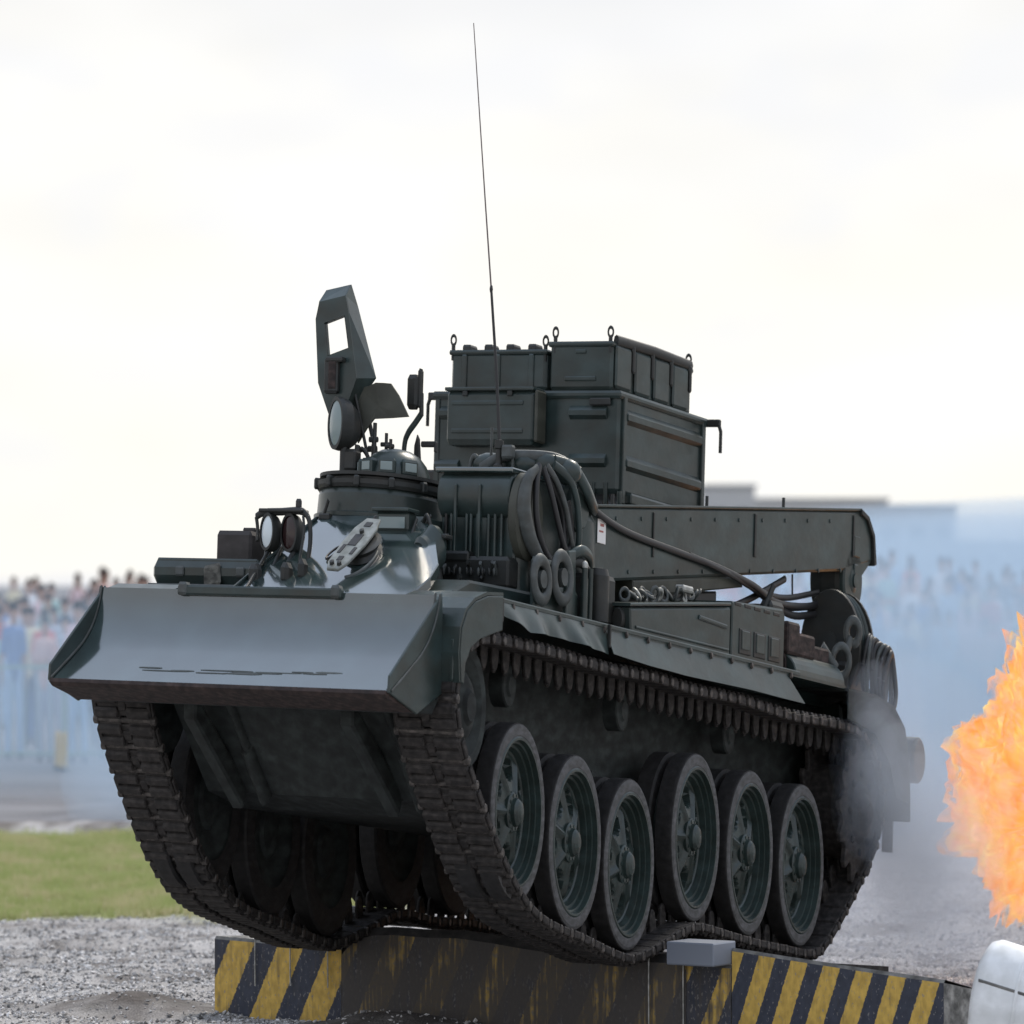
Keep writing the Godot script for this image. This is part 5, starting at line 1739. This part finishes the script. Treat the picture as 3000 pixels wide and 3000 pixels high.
# ------------------------------------------------ rear
func rear() -> void:
	# exhaust outlet under a rounded cover
	var ex = node("exhaust_cover", car)
	var b = Mb.new()
	var arc = []
	for k in 13:
		var an = PI * k / 12.0
		arc.append(V2(1.45 + 0.17 * cos(an), 1.315 + 0.105 * sin(an)))
	b.prism(PackedVector2Array(arc), V(1, 0, 0), V(0, 1, 0), V(0, 0, 1), -2.80, -1.97, 0.008)
	part("cover", b, M.paint, ex)
	b = Mb.new()
	b.lathe([V2(0.0, 0.0), V2(0.075, 0.0), V2(0.085, -0.03), V2(0.0, -0.03)], V(1.45, 1.36, -1.955), V(0, 0, 1), 18)
	part("exhaust_pipe", b, M.rust, ex)
	for k in [[1.40, 1.485, -2.05, 0.30, 0.15, 0.20], [1.36, 1.465, -2.30, 0.34, 0.11, 0.28], [1.32, 1.445, -2.62, 0.30, 0.08, 0.34]]:
		b = Mb.new()
		b.box(V(k[0], k[1], k[2]), V(k[3], k[4], k[5]), 0.012)
		part("exhaust_box", b, M.rust, ex)
	b = Mb.new()
	b.bar(V(1.35, 1.60, -1.88), V(1.40, 1.72, -1.95), 0.02)
	b.box(V(1.36, 1.60, -2.0), V(0.12, 0.10, 0.22), 0.02)
	part("vent_stub", b, M.paint_dark, ex)
	# rear mudguards and their side plates
	for s in [1.0, -1.0]:
		b = Mb.new()
		b.sheet([P(0.74, -3.86), P(1.02, -3.82), P(1.18, -3.72), P(1.27, -3.52), P(1.305, -3.2), P(1.305, -2.74)], 1.06 * s, 1.70 * s, 0.014)
		var mg = part("rear_mudguard", b, M.hull_under_shaded, car)
		b = Mb.new()
		b.slab([P(1.30, -2.72), P(1.30, -3.2), P(1.265, -3.52), P(1.175, -3.71), P(1.02, -3.81), P(0.82, -3.84), P(0.84, -3.60), P(1.0, -3.46), P(1.12, -3.2), P(1.16, -2.72)], 1.688 * s, 1.702 * s, 0.004)
		part("mudguard_cheek", b, M.hull_under_shaded, mg)
	# box of the final drive
	b = Mb.new()
	b.slab([P(1.26, -3.3), P(1.26, -3.95), P(1.1, -4.06), P(0.84, -4.06), P(0.7, -3.6)], -1.1, 1.30, 0.02)
	part("rear_box", b, M.paint, car)
	# timber log across the stern
	b = Mb.new()
	b.lathe([V2(0.0, -1.3), V2(0.10, -1.3), V2(0.112, -1.285), V2(0.114, 0.0), V2(0.112, 1.485), V2(0.10, 1.5), V2(0.0, 1.503)], V(0.06, 1.055, -4.26), V(1, 0, 0), 20)
	var lg = part("unditching_log", b, M.hose, car)
	for x in [-0.8, 0.2, 1.28]:
		b = Mb.new()
		b.lathe([V2(0.122, -0.03), V2(0.122, 0.03), V2(0.112, 0.03)], V(x, 1.055, -4.26), V(1, 0, 0), 20)
		b.box(V(x, 1.18, -4.26), V(0.05, 0.05, 0.05), 0.008)
		part("log_strap", b, M.galvanised if x > 1.0 else M.paint_dark, lg)
	for x in [1.30, 1.06]:
		b = Mb.new()
		b.box(V(x, 0.77, -4.2), V(0.10, 0.34, 0.02), 0.004)
		b.box(V(x, 0.95, -4.14), V(0.12, 0.06, 0.14), 0.01)
		part("hanging_strap", b, M.rubber, car)
	# cable drum standing on the stern, rope wound on it
	var cd = node("cable_drum", car)
	b = Mb.new()
	b.lathe([V2(0.0, 0.16), V2(0.27, 0.16), V2(0.275, 0.145), V2(0.275, 0.13), V2(0.2, 0.13), V2(0.2, -0.13), V2(0.275, -0.13), V2(0.275, -0.16), V2(0.0, -0.16)], V(1.20, 1.53, -3.40), V(0.12, 0, 1), 32)
	b.lathe([V2(0.07, 0.15), V2(0.07, 0.19), V2(0.0, 0.195)], V(1.20, 1.53, -3.40), V(0.12, 0, 1), 16)
	part("drum_flange", b, M.paint_dark, cd)
	for k in 6:
		b = Mb.new()
		b.ring(V(1.185 + 0.006 * k, 1.53, -3.515 + 0.046 * k), V(0.12, 0, 1), 0.235 + 0.012 * (k % 2), 0.023, 28, 8)
		part("rope_turn", b, M.paint if k % 2 else M.cable, cd)
	b = Mb.new()
	b.box(V(1.15, 1.38, -3.4), V(0.5, 0.16, 0.36), 0.02)
	part("drum_cradle", b, M.paint_dark, cd)
	# rope coil hung over the edge
	for k in 7:
		b = Mb.new()
		var pts = []
		for j in 25:
			var an = j * TAU / 24
			pts.append(V(1.50 + 0.028 * k + 0.015 * sin(an * 2.0 + k), 1.455 + (0.135 + 0.004 * (k % 3)) * sin(an) - 0.012 * k, -3.42 + (0.10 + 0.006 * (k % 2)) * cos(an) - 0.012 * k))
		b.tube(PackedVector3Array(pts), 0.020, 8)
		part("rope_coil", b, M.hose if k % 3 == 1 else M.cable, car)
	# towing eyes on a lug
	b = Mb.new()
	b.ring(V(1.56, 1.585, -3.02), V(0.45, 0, 0.9), 0.055, 0.026, 18, 8)
	b.ring(V(1.52, 1.44, -2.90), V(0.45, 0, 0.9), 0.07, 0.022, 18, 8)
	b.bar(V(1.50, 1.40, -2.86), V(1.40, 1.50, -2.78), 0.028)
	b.bar(V(1.54, 1.50, -2.96), V(1.55, 1.55, -3.0), 0.03)
	part("tow_eye", b, M.hose, car)

# ---------------------------------------------------------------- white drum
func white_drum() -> void:
	var base = V(3.80, 0.0, -33.3)
	var o = node("white_drum", null, base)
	tag(o, "white painted drum lying on its side at the right edge of the gravel", "drum")
	var ax = V(0.86, -0.14, 0.50).normalized()
	var c = V(0.04, 0.16, 0.03)
	var b = Mb.new()
	b.lathe([V2(0.0, -0.50), V2(0.20, -0.50), V2(0.275, -0.485), V2(0.32, -0.44), V2(0.335, -0.38), V2(0.335, 0.75), V2(0.30, 0.78), V2(0.0, 0.78)], c, ax, 40, true)
	put("drum_shell", b, M.white_paint, o)
	b = Mb.new()
	for h in [-0.12, 0.28]:
		b.lathe([V2(0.332, h - 0.018), V2(0.345, h - 0.01), V2(0.345, h + 0.01), V2(0.332, h + 0.018)], c, ax, 40, true)
	put("drum_hoop", b, M.white_paint, o)
	b = Mb.new()
	var side = ax.cross(Vector3.UP).normalized()
	var up = side.cross(ax)
	for k in [0.55]:
		var dd = (side * -0.0 + up * sin(k) + side * (cos(k)) * signf(side.z)).normalized()
		b.tube(PackedVector3Array([c + dd * 0.333 - ax * 0.42, c + dd * 0.337 + ax * 0.1, c + dd * 0.333 + ax * 0.72]), 0.007, 6)
	put("drum_seam", b, M.concrete, o)

# ---------------------------------------------------------------- fire and smoke
func fire() -> void:
	var base = V(5.20, 0.0, -41.0)
	var root = node("fire", null, base)
	tag(root, "large ball of orange and yellow flame at the right edge", "fire")
	var f = FastNoiseLite.new()
	f.seed = 77; f.fractal_octaves = 5; f.frequency = 1.0
	var ctr = V(0.02, 0.97, 0)
	var shape = func(d: Vector3) -> Vector3:
		var n1 = f.get_noise_3d(d.x * 1.6, d.y * 1.6, d.z * 1.6)
		var n2 = absf(f.get_noise_3d(d.x * 5.0 + 7.0, d.y * 2.6 + d.x, d.z * 5.0))
		var n3 = f.get_noise_3d(d.x * 17.0, d.y * 8.0 + 3.0, d.z * 17.0)
		var r = 0.98 + 0.45 * n1 + 0.22 * n2 + 0.05 * n3
		return ctr + V(d.x * 1.0, d.y * (0.66 if d.y > 0.0 else lerpf(0.66, 0.55, -d.y)), d.z * 0.85) * r
	var tint = func(p: Vector3, s: float) -> Color:
		var q = f.get_noise_3d(p.x * 5.0 + s, p.y * 3.2 - p.x, p.z * 5.0)
		var q2 = f.get_noise_3d(p.x * 11.0, p.y * 6.0 + s, p.z * 11.0)
		var c = Color(0.70, 0.21, 0.040).lerp(Color(0.72, 0.42, 0.090), clampf(0.5 + q * 1.6, 0, 1))
		c = c.lerp(Color(0.80, 0.62, 0.27), clampf((q - 0.22) * 3.0, 0, 0.7))
		c = c.lerp(Color(0.74, 0.34, 0.22), clampf(q2 * 2.6 + 0.2, 0, 0.85))
		return c
	var b = Mb.new()
	var nu = 220
	var nv = 130
	var pos = []
	for j in nv + 1:
		var row = PackedVector3Array()
		for i in nu + 1:
			var a = TAU * (i % nu) / nu
			var e = -PI / 2 + PI * j / nv
			row.append(shape.call(V(cos(e) * cos(a), sin(e), cos(e) * sin(a))))
		pos.append(row)
	for j in nv:
		for i in nu:
			for t in [[0, 0, 0, 1, 1, 1], [0, 0, 1, 1, 1, 0]]:
				for k in 3:
					var p: Vector3 = pos[j + t[2 * k]][i + t[2 * k + 1]]
					b.v.append(p)
					b.n.append((p - ctr).normalized())
					b.c.append(tint.call(p, 0.0))
	put("flame_body", b, M.flame, root, Vector3.ZERO, true)
	# thin ragged sheets of flame round the core
	for sh in 3:
		b = Mb.new()
		var grow = 1.035 + 0.05 * sh
		for j in nv:
			for i in nu:
				for t in [[0, 0, 0, 1, 1, 1], [0, 0, 1, 1, 1, 0]]:
					for k in 3:
						var p: Vector3 = pos[j + t[2 * k]][i + t[2 * k + 1]]
						var d = p - ctr
						var wob = f.get_noise_3d(d.x * 5.0 + sh * 9.0, d.y * 3.0, d.z * 5.0)
						b.v.append(ctr + d * (grow + 0.10 * wob))
						b.n.append(d.normalized())
						var c: Color = tint.call(p, 2.0 + sh)
						var hole = f.get_noise_3d(d.x * 8.0 - sh * 5.0, d.y * 4.0 + d.x * 2.0, d.z * 8.0)
						c.a = clampf(0.42 - 0.10 * sh + hole * 1.5, 0.0, 0.75)
						b.c.append(c)
		put("flame_sheet", b, M.flame_edge, root, Vector3.ZERO, true)
	# small licks torn off below and at the sides
	b = Mb.new()
	for i in 60:
		var d = V(rng.randf_range(-1.0, 0.6), rng.randf_range(-1.0, 0.35), rng.randfn() * 0.4).normalized()
		var p: Vector3 = shape.call(d)
		p = ctr + (p - ctr) * rng.randf_range(0.98, 1.13)
		var dir = (V(d.x * 0.5, d.y * 0.6, 0) + V(rng.randf_range(-0.3, 0.3), -0.7 + rng.randf_range(-0.3, 0.3), 0)).normalized()
		var ln = rng.randf_range(0.03, 0.12) * (1.6 if d.y < -0.4 else 1.0)
		var r = rng.randf_range(0.008, 0.022)
		b.tint = tint.call(p, 3.0)
		b.tint.a = rng.randf_range(0.35, 0.7)
		var bend = V(rng.randf_range(-0.4, 0.4), rng.randf_range(-0.2, 0.2), 0) * ln
		b.tube(curve([p - dir * ln * 0.4, p + bend * 0.4, p + dir * ln * 0.5 + bend, p + dir * ln], 3), [0.001, r * 0.7, r, r * 1.1, r, r * 0.8, r * 0.6, r * 0.4, r * 0.2, 0.001], 7, false)
	put("flame_tongues", b, M.flame_edge, root, Vector3.ZERO, true)
	var lamp = OmniLight3D.new()
	lamp.name = "fire_light"
	lamp.position = S * (base + V(-2.2, 1.0, 1.0))
	lamp.light_color = Color(1.0, 0.62, 0.30)
	lamp.light_energy = 0.08
	lamp.light_size = 0.5
	lamp.omni_range = 30.0
	lamp.omni_attenuation = 2.0
	lamp.shadow_enabled = true
	add_child(lamp)

func puff(at: Vector3, size: Vector3, density: float, tone: Color, label: String, group: String) -> void:
	var m = FogMaterial.new()
	m.density = density
	m.albedo = tone
	var f = FogVolume.new()
	f.name = numbered("smoke_puff")
	f.shape = RenderingServer.FOG_VOLUME_SHAPE_ELLIPSOID
	f.size = S * size
	f.position = S * at
	f.material = m
	add_child(f)
	tag(f, label, "smoke", group, "stuff")

func smoke() -> void:
	var blue = Color(0.80, 0.90, 1.0)
	# bank of white smoke drifting in front of the crowd
	for k in [[-10.0, 0.2, -84.0, 28.0, 3.6, 20.0, 0.042], [-1.0, 0.2, -84.0, 28.0, 3.6, 18.0, 0.040], [8.0, 0.3, -72.0, 30.0, 4.6, 32.0, 0.105], [14.0, 0.3, -70.0, 22.0, 4.4, 28.0, 0.07]]:
		puff(V(k[0], k[1], k[2]), V(k[3], k[4], k[5]), k[6], blue, "pale bluish smoke drifting across the ground before the crowd", "smoke before the crowd")
	puff(V(42.0, 0.2, -250.0), V(110.0, 9.0, 150.0), 0.032, blue, "thin haze lying before the far buildings", "")
	# exhaust smoke at the vehicle's left rear
	for i in 26:
		var t = (i + rng.randf()) / 26.0
		var at = V(1.72 + 0.45 * t + rng.randf_range(-0.1, 0.15), lerpf(1.12, 0.5, t) + rng.randf_range(-0.3, 0.25), lerpf(-2.75, -3.8, t) + rng.randf_range(-0.2, 0.2))
		var z = lerpf(0.42, 1.1, t) * rng.randf_range(0.8, 1.25)
		puff(S.inverse() * (VL * at + vehicle_at()), V(z, z * 0.8, z * 1.7), lerpf(0.26, 0.10, t), Color(0.88, 0.93, 1.0), "grey blue exhaust smoke at the vehicle's rear sprocket", "exhaust smoke")
	for k in [[3.0, 0.35, -44.0, 4.2, 1.2, 4.6, 0.16], [4.6, 0.25, -42.5, 4.2, 1.0, 3.8, 0.16], [3.2, 0.7, -50.0, 5.0, 2.0, 6.0, 0.10]]:
		puff(V(k[0], k[1], k[2]), V(k[3], k[4], k[5]), k[6], Color(0.86, 0.89, 0.95), "grey smoke rolling over the gravel below the flame", "smoke under the flame")

# ---------------------------------------------------------------- people
# smooth body round bones [from, to, radius at from, radius at to]: a field of rounded cones, meshed as surface nets
func nets(bones: Array, cell: float, k: float) -> Mb:
	var lo := Vector3.ONE * 1e9
	var hi := -lo
	for q in bones:
		var r = Vector3.ONE * (maxf(q[2], q[3]) + 2.0 * cell)
		lo = lo.min(q[0] - r).min(q[1] - r)
		hi = hi.max(q[0] + r).max(q[1] + r)
	var sz := Vector3i(((hi - lo) / cell).ceil()) + Vector3i.ONE
	var fld := PackedFloat32Array()
	fld.resize(sz.x * sz.y * sz.z)
	fld.fill(1.0)
	for q in bones:
		var a: Vector3 = q[0]
		var e: Vector3 = q[1] - a
		var l2 := maxf(e.length_squared(), 1e-9)
		var rm = maxf(q[2], q[3]) + 2.0 * cell + k
		var p0 = Vector3i(((a.min(q[1]) - Vector3.ONE * rm - lo) / cell).floor()).clamp(Vector3i.ZERO, sz - Vector3i.ONE)
		var p1 = Vector3i(((a.max(q[1]) + Vector3.ONE * rm - lo) / cell).ceil()).clamp(Vector3i.ZERO, sz - Vector3i.ONE)
		for z in range(p0.z, p1.z + 1):
			for y in range(p0.y, p1.y + 1):
				var at := (z * sz.y + y) * sz.x
				for x in range(p0.x, p1.x + 1):
					var p := lo + Vector3(x, y, z) * cell
					var t := clampf((p - a).dot(e) / l2, 0.0, 1.0)
					var d = p.distance_to(a + e * t) - lerpf(q[2], q[3], t)
					var o := fld[at + x]
					var h := maxf(k - absf(o - d), 0.0) / k
					fld[at + x] = minf(o, d) - h * h * k * 0.25
	var b := Mb.new()
	var idx := {}
	var pts := PackedVector3Array()
	var nrm := PackedVector3Array()
	for z in sz.z - 1:
		for y in sz.y - 1:
			for x in sz.x - 1:
				var c8 := []
				var neg := 0
				for i in 8:
					var vv := fld[((z + (i >> 2)) * sz.y + y + ((i >> 1) & 1)) * sz.x + x + (i & 1)]
					c8.append(vv)
					if vv < 0.0:
						neg += 1
				if neg == 0 or neg == 8:
					continue
				var sum := Vector3.ZERO
				var cnt := 0
				for i in 8:
					for ax in [1, 2, 4]:
						if i & ax == 0:
							var j: int = i | ax
							if (c8[i] < 0.0) != (c8[j] < 0.0):
								var t: float = c8[i] / (c8[i] - c8[j])
								var pi := Vector3(i & 1, (i >> 1) & 1, i >> 2)
								var pj := Vector3(j & 1, (j >> 1) & 1, j >> 2)
								sum += pi.lerp(pj, t)
								cnt += 1
				idx[Vector3i(x, y, z)] = pts.size()
				pts.append(lo + (Vector3(x, y, z) + sum / cnt) * cell)
				nrm.append(Vector3(c8[1] + c8[3] + c8[5] + c8[7] - c8[0] - c8[2] - c8[4] - c8[6], c8[2] + c8[3] + c8[6] + c8[7] - c8[0] - c8[1] - c8[4] - c8[5], c8[4] + c8[5] + c8[6] + c8[7] - c8[0] - c8[1] - c8[2] - c8[3]).normalized())
	for cell_at in idx:
		var q: Vector3i = cell_at
		var here := fld[(q.z * sz.y + q.y) * sz.x + q.x]
		for ax in 3:
			var e := Vector3i.ZERO
			e[ax] = 1
			var n := q + e
			if n.x >= sz.x or n.y >= sz.y or n.z >= sz.z:
				continue
			var there := fld[(n.z * sz.y + n.y) * sz.x + n.x]
			if (here < 0.0) == (there < 0.0):
				continue
			var u := Vector3i.ZERO
			u[(ax + 1) % 3] = 1
			var w := Vector3i.ZERO
			w[(ax + 2) % 3] = 1
			if not (idx.has(q - u) and idx.has(q - w) and idx.has(q - u - w)):
				continue
			var f := [idx[q], idx[q - u], idx[q - u - w], idx[q - w]]
			b.tri(pts[f[0]], pts[f[1]], pts[f[2]], nrm[f[0]], nrm[f[1]], nrm[f[2]])
			b.tri(pts[f[0]], pts[f[2]], pts[f[3]], nrm[f[0]], nrm[f[2]], nrm[f[3]])
	return b

# pose 0: arms at the sides, 1: hands on the fence, 2: holding up a phone, 3: arms folded
func make_person(pose: int) -> Node3D:
	var sh = [V(-0.17, 1.40, 0), V(0.17, 1.40, 0)]
	var el = [V(-0.23, 1.13, -0.03), V(0.23, 1.13, -0.03)]
	var hd = [V(-0.24, 0.90, 0.04), V(0.24, 0.90, 0.04)]
	if pose == 1:
		el = [V(-0.25, 1.16, 0.04), V(0.25, 1.16, 0.04)]
		hd = [V(-0.20, 1.06, 0.26), V(0.20, 1.06, 0.26)]
	elif pose == 2:
		el = [V(-0.26, 1.24, 0.16), V(0.26, 1.24, 0.16)]
		hd = [V(-0.08, 1.52, 0.28), V(0.08, 1.52, 0.28)]
	elif pose == 3:
		el = [V(-0.24, 1.15, 0.05), V(0.24, 1.15, 0.05)]
		hd = [V(0.08, 1.19, 0.18), V(-0.08, 1.13, 0.19)]
	var hip = [V(-0.09, 0.90, 0), V(0.09, 0.90, 0)]
	var knee = [V(-0.10, 0.49, 0.02), V(0.11, 0.49, 0.03)]
	var ank = [V(-0.11, 0.08, -0.02), V(0.13, 0.08, 0.0)]
	var skin = [[V(0, 1.40, 0), V(0, 1.50, 0.005), 0.06, 0.055], [V(0, 1.57, 0.015), V(0, 1.64, 0.0), 0.07, 0.088], [V(0, 1.545, 0.04), V(0, 1.56, 0.05), 0.045, 0.045],
		[V(0, 1.585, 0.085), V(0, 1.61, 0.085), 0.018, 0.010], [V(-0.085, 1.60, 0), V(-0.085, 1.62, 0), 0.016, 0.018], [V(0.085, 1.60, 0), V(0.085, 1.62, 0), 0.016, 0.018],
		[V(0, 1.0, 0), V(0, 1.34, 0), 0.11, 0.13]]
	var shirt = [[V(0, 0.96, 0), V(0, 1.12, 0), 0.145, 0.135], [V(0, 1.12, 0), V(0, 1.33, 0.01), 0.135, 0.155], [V(-0.13, 1.39, 0), V(0.13, 1.39, 0), 0.075, 0.075]]
	var legs = [[V(-0.07, 0.93, 0), V(0.07, 0.93, 0), 0.12, 0.12]]
	for i in 2:
		skin.append([sh[i], el[i], 0.045, 0.038])
		skin.append([el[i], hd[i], 0.038, 0.028])
		skin.append([hip[i], knee[i], 0.07, 0.05])
		skin.append([knee[i], ank[i], 0.05, 0.035])
		shirt.append([sh[i], sh[i].lerp(el[i], 0.75), 0.066, 0.058])
		legs.append([hip[i], knee[i], 0.095, 0.07])
		legs.append([knee[i], ank[i], 0.07, 0.055])
	var o = Node3D.new()
	var body = nets(skin, 0.024, 0.03)
	# hands: a palm and five bent fingers each
	for i in 2:
		var fw: Vector3 = (hd[i] - el[i]).normalized()
		var ac: Vector3 = fw.cross(V(1, 0, 0) if absf(fw.x) < 0.8 else V(0, 1, 0)).normalized()
		body.ball(hd[i] + fw * 0.045, V(0.028, 0.05, 0.03) if absf(fw.y) > 0.6 else V(0.035, 0.026, 0.05), 8)
		for k in 5:
			var st: Vector3 = hd[i] + fw * (0.08 if k < 4 else 0.03) + ac * (0.018 * (k - 1.5) if k < 4 else 0.038)
			var ln: float = [0.065, 0.075, 0.07, 0.055, 0.05][k]
			var cu = fw.cross(ac)
			body.tube(PackedVector3Array([st, st + fw * ln * 0.5 + cu * 0.008, st + fw * ln * 0.85 + cu * 0.03]), [0.010, 0.009, 0.007], 6)
	put("body", body, M.skin, o)
	put("shirt", nets(shirt, 0.028, 0.05), M.cloth_0, o)
	put("trousers", nets(legs, 0.028, 0.03), M.cloth_1, o)
	var b = Mb.new()
	b.ball(V(0, 1.66, -0.015), V(0.098, 0.085, 0.105), 12)
	put("hair", b, [M.hair, M.bin_brown, M.rust, M.hair][pose], o)
	b = Mb.new()
	for i in 2:
		b.ball(ank[i] + V(0, -0.04, 0.05), V(0.045, 0.04, 0.125), 8)
	put("shoes", b, M.cable, o)
	if pose == 2:
		b = Mb.new()
		b.box(V(0, 1.60, 0.33), V(0.15, 0.08, 0.012), 0.004)
		put("phone", b, M.cable, o)
	return o

func crowd() -> void:
	var cols = [Color(0.60, 0.16, 0.14), Color(0.16, 0.24, 0.44), Color(0.74, 0.75, 0.78), Color(0.42, 0.56, 0.72), Color(0.66, 0.46, 0.42), Color(0.12, 0.14, 0.19), Color(0.68, 0.62, 0.44), Color(0.36, 0.54, 0.52), Color(0.72, 0.54, 0.56), Color(0.46, 0.49, 0.56)]
	var words = ["red", "navy", "white", "light blue", "salmon", "black", "sand", "green", "pink", "grey"]
	for i in cols.size():
		mat("cloth_%d" % i, cols[i], 0.85)
	var kinds = []
	for p in 4:
		kinds.append(make_person(p))
	var poses = ["with hanging arms", "with hands forward", "raising a phone", "with folded arms"]
	var place = func(x: float, y: float, d: float, h: float, where: String, group: String) -> void:
		var k = rng.randi() % 4
		if rng.randf() < 0.3:
			k = 1
		var o: Node3D = kinds[k].duplicate()
		o.name = numbered("person")
		add_child(o, true)
		o.position = S * V(x, y, -d)
		o.scale = Vector3.ONE * h / 1.74
		o.rotation.y = rng.randf_range(-0.25, 0.25)
		var c = rng.randi() % 10
		var t: int = [1, 5, 9, 3, 1, 5][rng.randi() % 6]
		(o.get_node("shirt") as MeshInstance3D).material_override = M["cloth_%d" % c]
		(o.get_node("trousers") as MeshInstance3D).material_override = M["cloth_%d" % t]
		tag(o, "spectator in %s top %s, %s" % [words[c], poses[k], where], "person", group)
	# left: people along a fence, some of them placed as the photograph shows
	var nth = ["first", "second", "third", "fourth", "fifth", "sixth", "seventh", "eighth", "ninth", "tenth", "eleventh", "twelfth", "last"]
	var backs = [[40, 150.0, 1.80], [105, 140.0, 1.80], [85, 128.0, 1.76], [228, 138.0, 1.86], [300, 132.0, 1.95], [310, 133.0, 1.92], [381, 130.0, 1.90], [412, 132.0, 1.84], [428, 128.0, 1.80], [340, 126.0, 1.78], [275, 120.0, 1.76], [150, 118.0, 1.70]]
	for k in backs:
		place.call((k[0] - 1500.0) / 13522.0 * k[1], 0.28, k[1], k[2], ["first", "third", "second", "fifth", "seventh", "eighth", "tenth", "eleventh", "last", "ninth", "sixth", "fourth"][backs.find(k)] + " from left in back row, left crowd", "spectators on the left")
	for row in 6:
		var d = 92.0 + row * 6.5
		for i in 8:
			var u = -40.0 + 70.0 * i + rng.randf_range(-22, 22) + 30.0 * (row % 2)
			place.call((u - 1500.0) / 13522.0 * d, 0.04 * row, d + rng.randf_range(-2, 2), rng.randf_range(1.45, 1.82), nth[i] + " in row " + ["one", "two", "three", "four", "five", "six"][row] + " of the left crowd", "spectators on the left")
	# right: people on a low grandstand
	for row in 8:
		var d = 98.0 + row * 4.5
		for i in 13:
			var u = 2080.0 + 82.0 * i + rng.randf_range(-25, 25) + 35.0 * (row % 2)
			if rng.randf() < 0.08:
				continue
			place.call((u - 1500.0) / 13522.0 * d, 0.10 * row, d, rng.randf_range(1.5, 1.8), nth[i] + " on the " + ["lowest", "second", "third", "fourth", "fifth", "sixth", "seventh", "top"][row] + " grandstand step", "spectators on the grandstand")
	for k in kinds:
		k.free()
	# the steps they stand on
	var st = node("grandstand", null, V(8.6, 0, -98.0))
	tag(st, "low stepped grandstand full of spectators on the right", "grandstand")
	for row in range(1, 8):
		var b = Mb.new()
		var z = -4.5 * row
		b.box(V(0.5, 0.10 * row - 0.03, z), V(13.0, 0.06, 4.2), 0.02)
		put("step", b, M.bench, st)
		b = Mb.new()
		b.box(V(0.5, 0.10 * row - 0.06, z + 2.13), V(13.0, 0.12, 0.05), 0.01)
		put("riser", b, M.stand_steel, st)
	for i in 9:
		var b = Mb.new()
		b.box(V(-5.9 + 1.6 * i, 0.4, -33.8), V(0.15, 1.6, 0.15), 0.01)
		put("post", b, M.stand_steel, st)
	# fences before the crowd
	for k in [[-10.0, 88.0, 4, 0], [3.9, 91.0, 6, 1]]:
		var n: int = k[2]
		for i in n:
			var fx: float = k[0] + 1.5 * i
			var fe = node("crowd_fence", null, V(fx, 0, -k[1]))
			var side: String = "left" if k[3] == 0 else "right"
			tag(fe, "pale steel crowd fence panel before the spectators on the %s, number %s from the left" % [side, ["one", "two", "three", "four", "five", "six"][i]], "fence", "crowd fence panels on the " + side)
			var b = Mb.new()
			b.bar(V(0, 1.08, 0), V(1.44, 1.08, 0), 0.022, 6)
			b.bar(V(0, 0.15, 0), V(1.44, 0.15, 0), 0.022, 6)
			put("rail", b, M.post_green, fe)
			for j in 2:
				b = Mb.new()
				b.bar(V(1.44 * j, 0.0, 0), V(1.44 * j, 1.10, 0), 0.026, 6)
				b.bar(V(1.44 * j, 0.02, -0.25), V(1.44 * j, 0.02, 0.25), 0.02, 6)
				put("post", b, M.post_green, fe)
			for j in 5:
				b = Mb.new()
				b.bar(V(0.24 * (j + 1), 0.15, 0), V(0.24 * (j + 1), 1.08, 0), 0.010, 5)
				put("bar", b, M.post_green, fe)
	# yellow marker posts
	for k in [[188, 86.5], [170, 87.1]]:
		var p = node("marker_post", null, V((k[0] - 1500.0) / 13522.0 * k[1], 0, -k[1]))
		tag(p, "short yellow marker post at the foot of the left crowd fence, " + ("right" if k[0] > 180 else "left") + " of the two", "post", "yellow marker posts")
		var b = Mb.new()
		b.lathe([V2(0.0, 0.0), V2(0.06, 0.0), V2(0.05, 0.38), V2(0.03, 0.41), V2(0.0, 0.415)], Vector3.ZERO, Vector3.UP, 10)
		put("post", b, M.post_yellow, p)
		b = Mb.new()
		b.lathe([V2(0.10, 0.0), V2(0.10, 0.03), V2(0.06, 0.04)], Vector3.ZERO, Vector3.UP, 10)
		put("foot", b, M.cable, p)

# ---------------------------------------------------------------- far buildings
func buildings() -> void:
	# left px, right px, top px, metres away
	var list = [[2068, 2212, 1418, 420.0, "small pale block on the skyline left of the long halls"], [2196, 2600, 1458, 440.0, "long pale hall on the skyline behind the crane boom"], [2570, 2802, 1478, 400.0, "pale hall with a square end beside the grandstand"], [2780, 3300, 1585, 380.0, "low pale shed behind the grandstand on the right"]]
	for k in list:
		var d: float = k[3]
		var x0: float = (k[0] - 1500.0) / 13522.0 * d
		var x1: float = (k[1] - 1500.0) / 13522.0 * d
		var h: float = EYE + (1700.0 - k[2]) * d / 24040.0
		var o = node("far_building", null, V((x0 + x1) / 2, 0, -d))
		tag(o, k[4], "building", "")
		var w = x1 - x0
		var b = Mb.new()
		b.box(V(0, h / 2 - 0.1, -6), V(w, h - 0.2, 12.0), 0.05)
		put("wall", b, M.far_wall, o)
		b = Mb.new()
		b.box(V(0, h - 0.1, -6), V(w + 0.4, 0.2, 12.4), 0.05)
		put("roof", b, M.far_roof, o)
		var n = int(w / 2.2)
		for i in n:
			for r in [0.45, 0.75]:
				b = Mb.new()
				b.box(V(-w / 2 + (i + 0.5) * w / n, h * r, 0.0), V(w / n * 0.6, h * 0.13, 0.12), 0.02)
				put("window", b, M.far_glass, o)
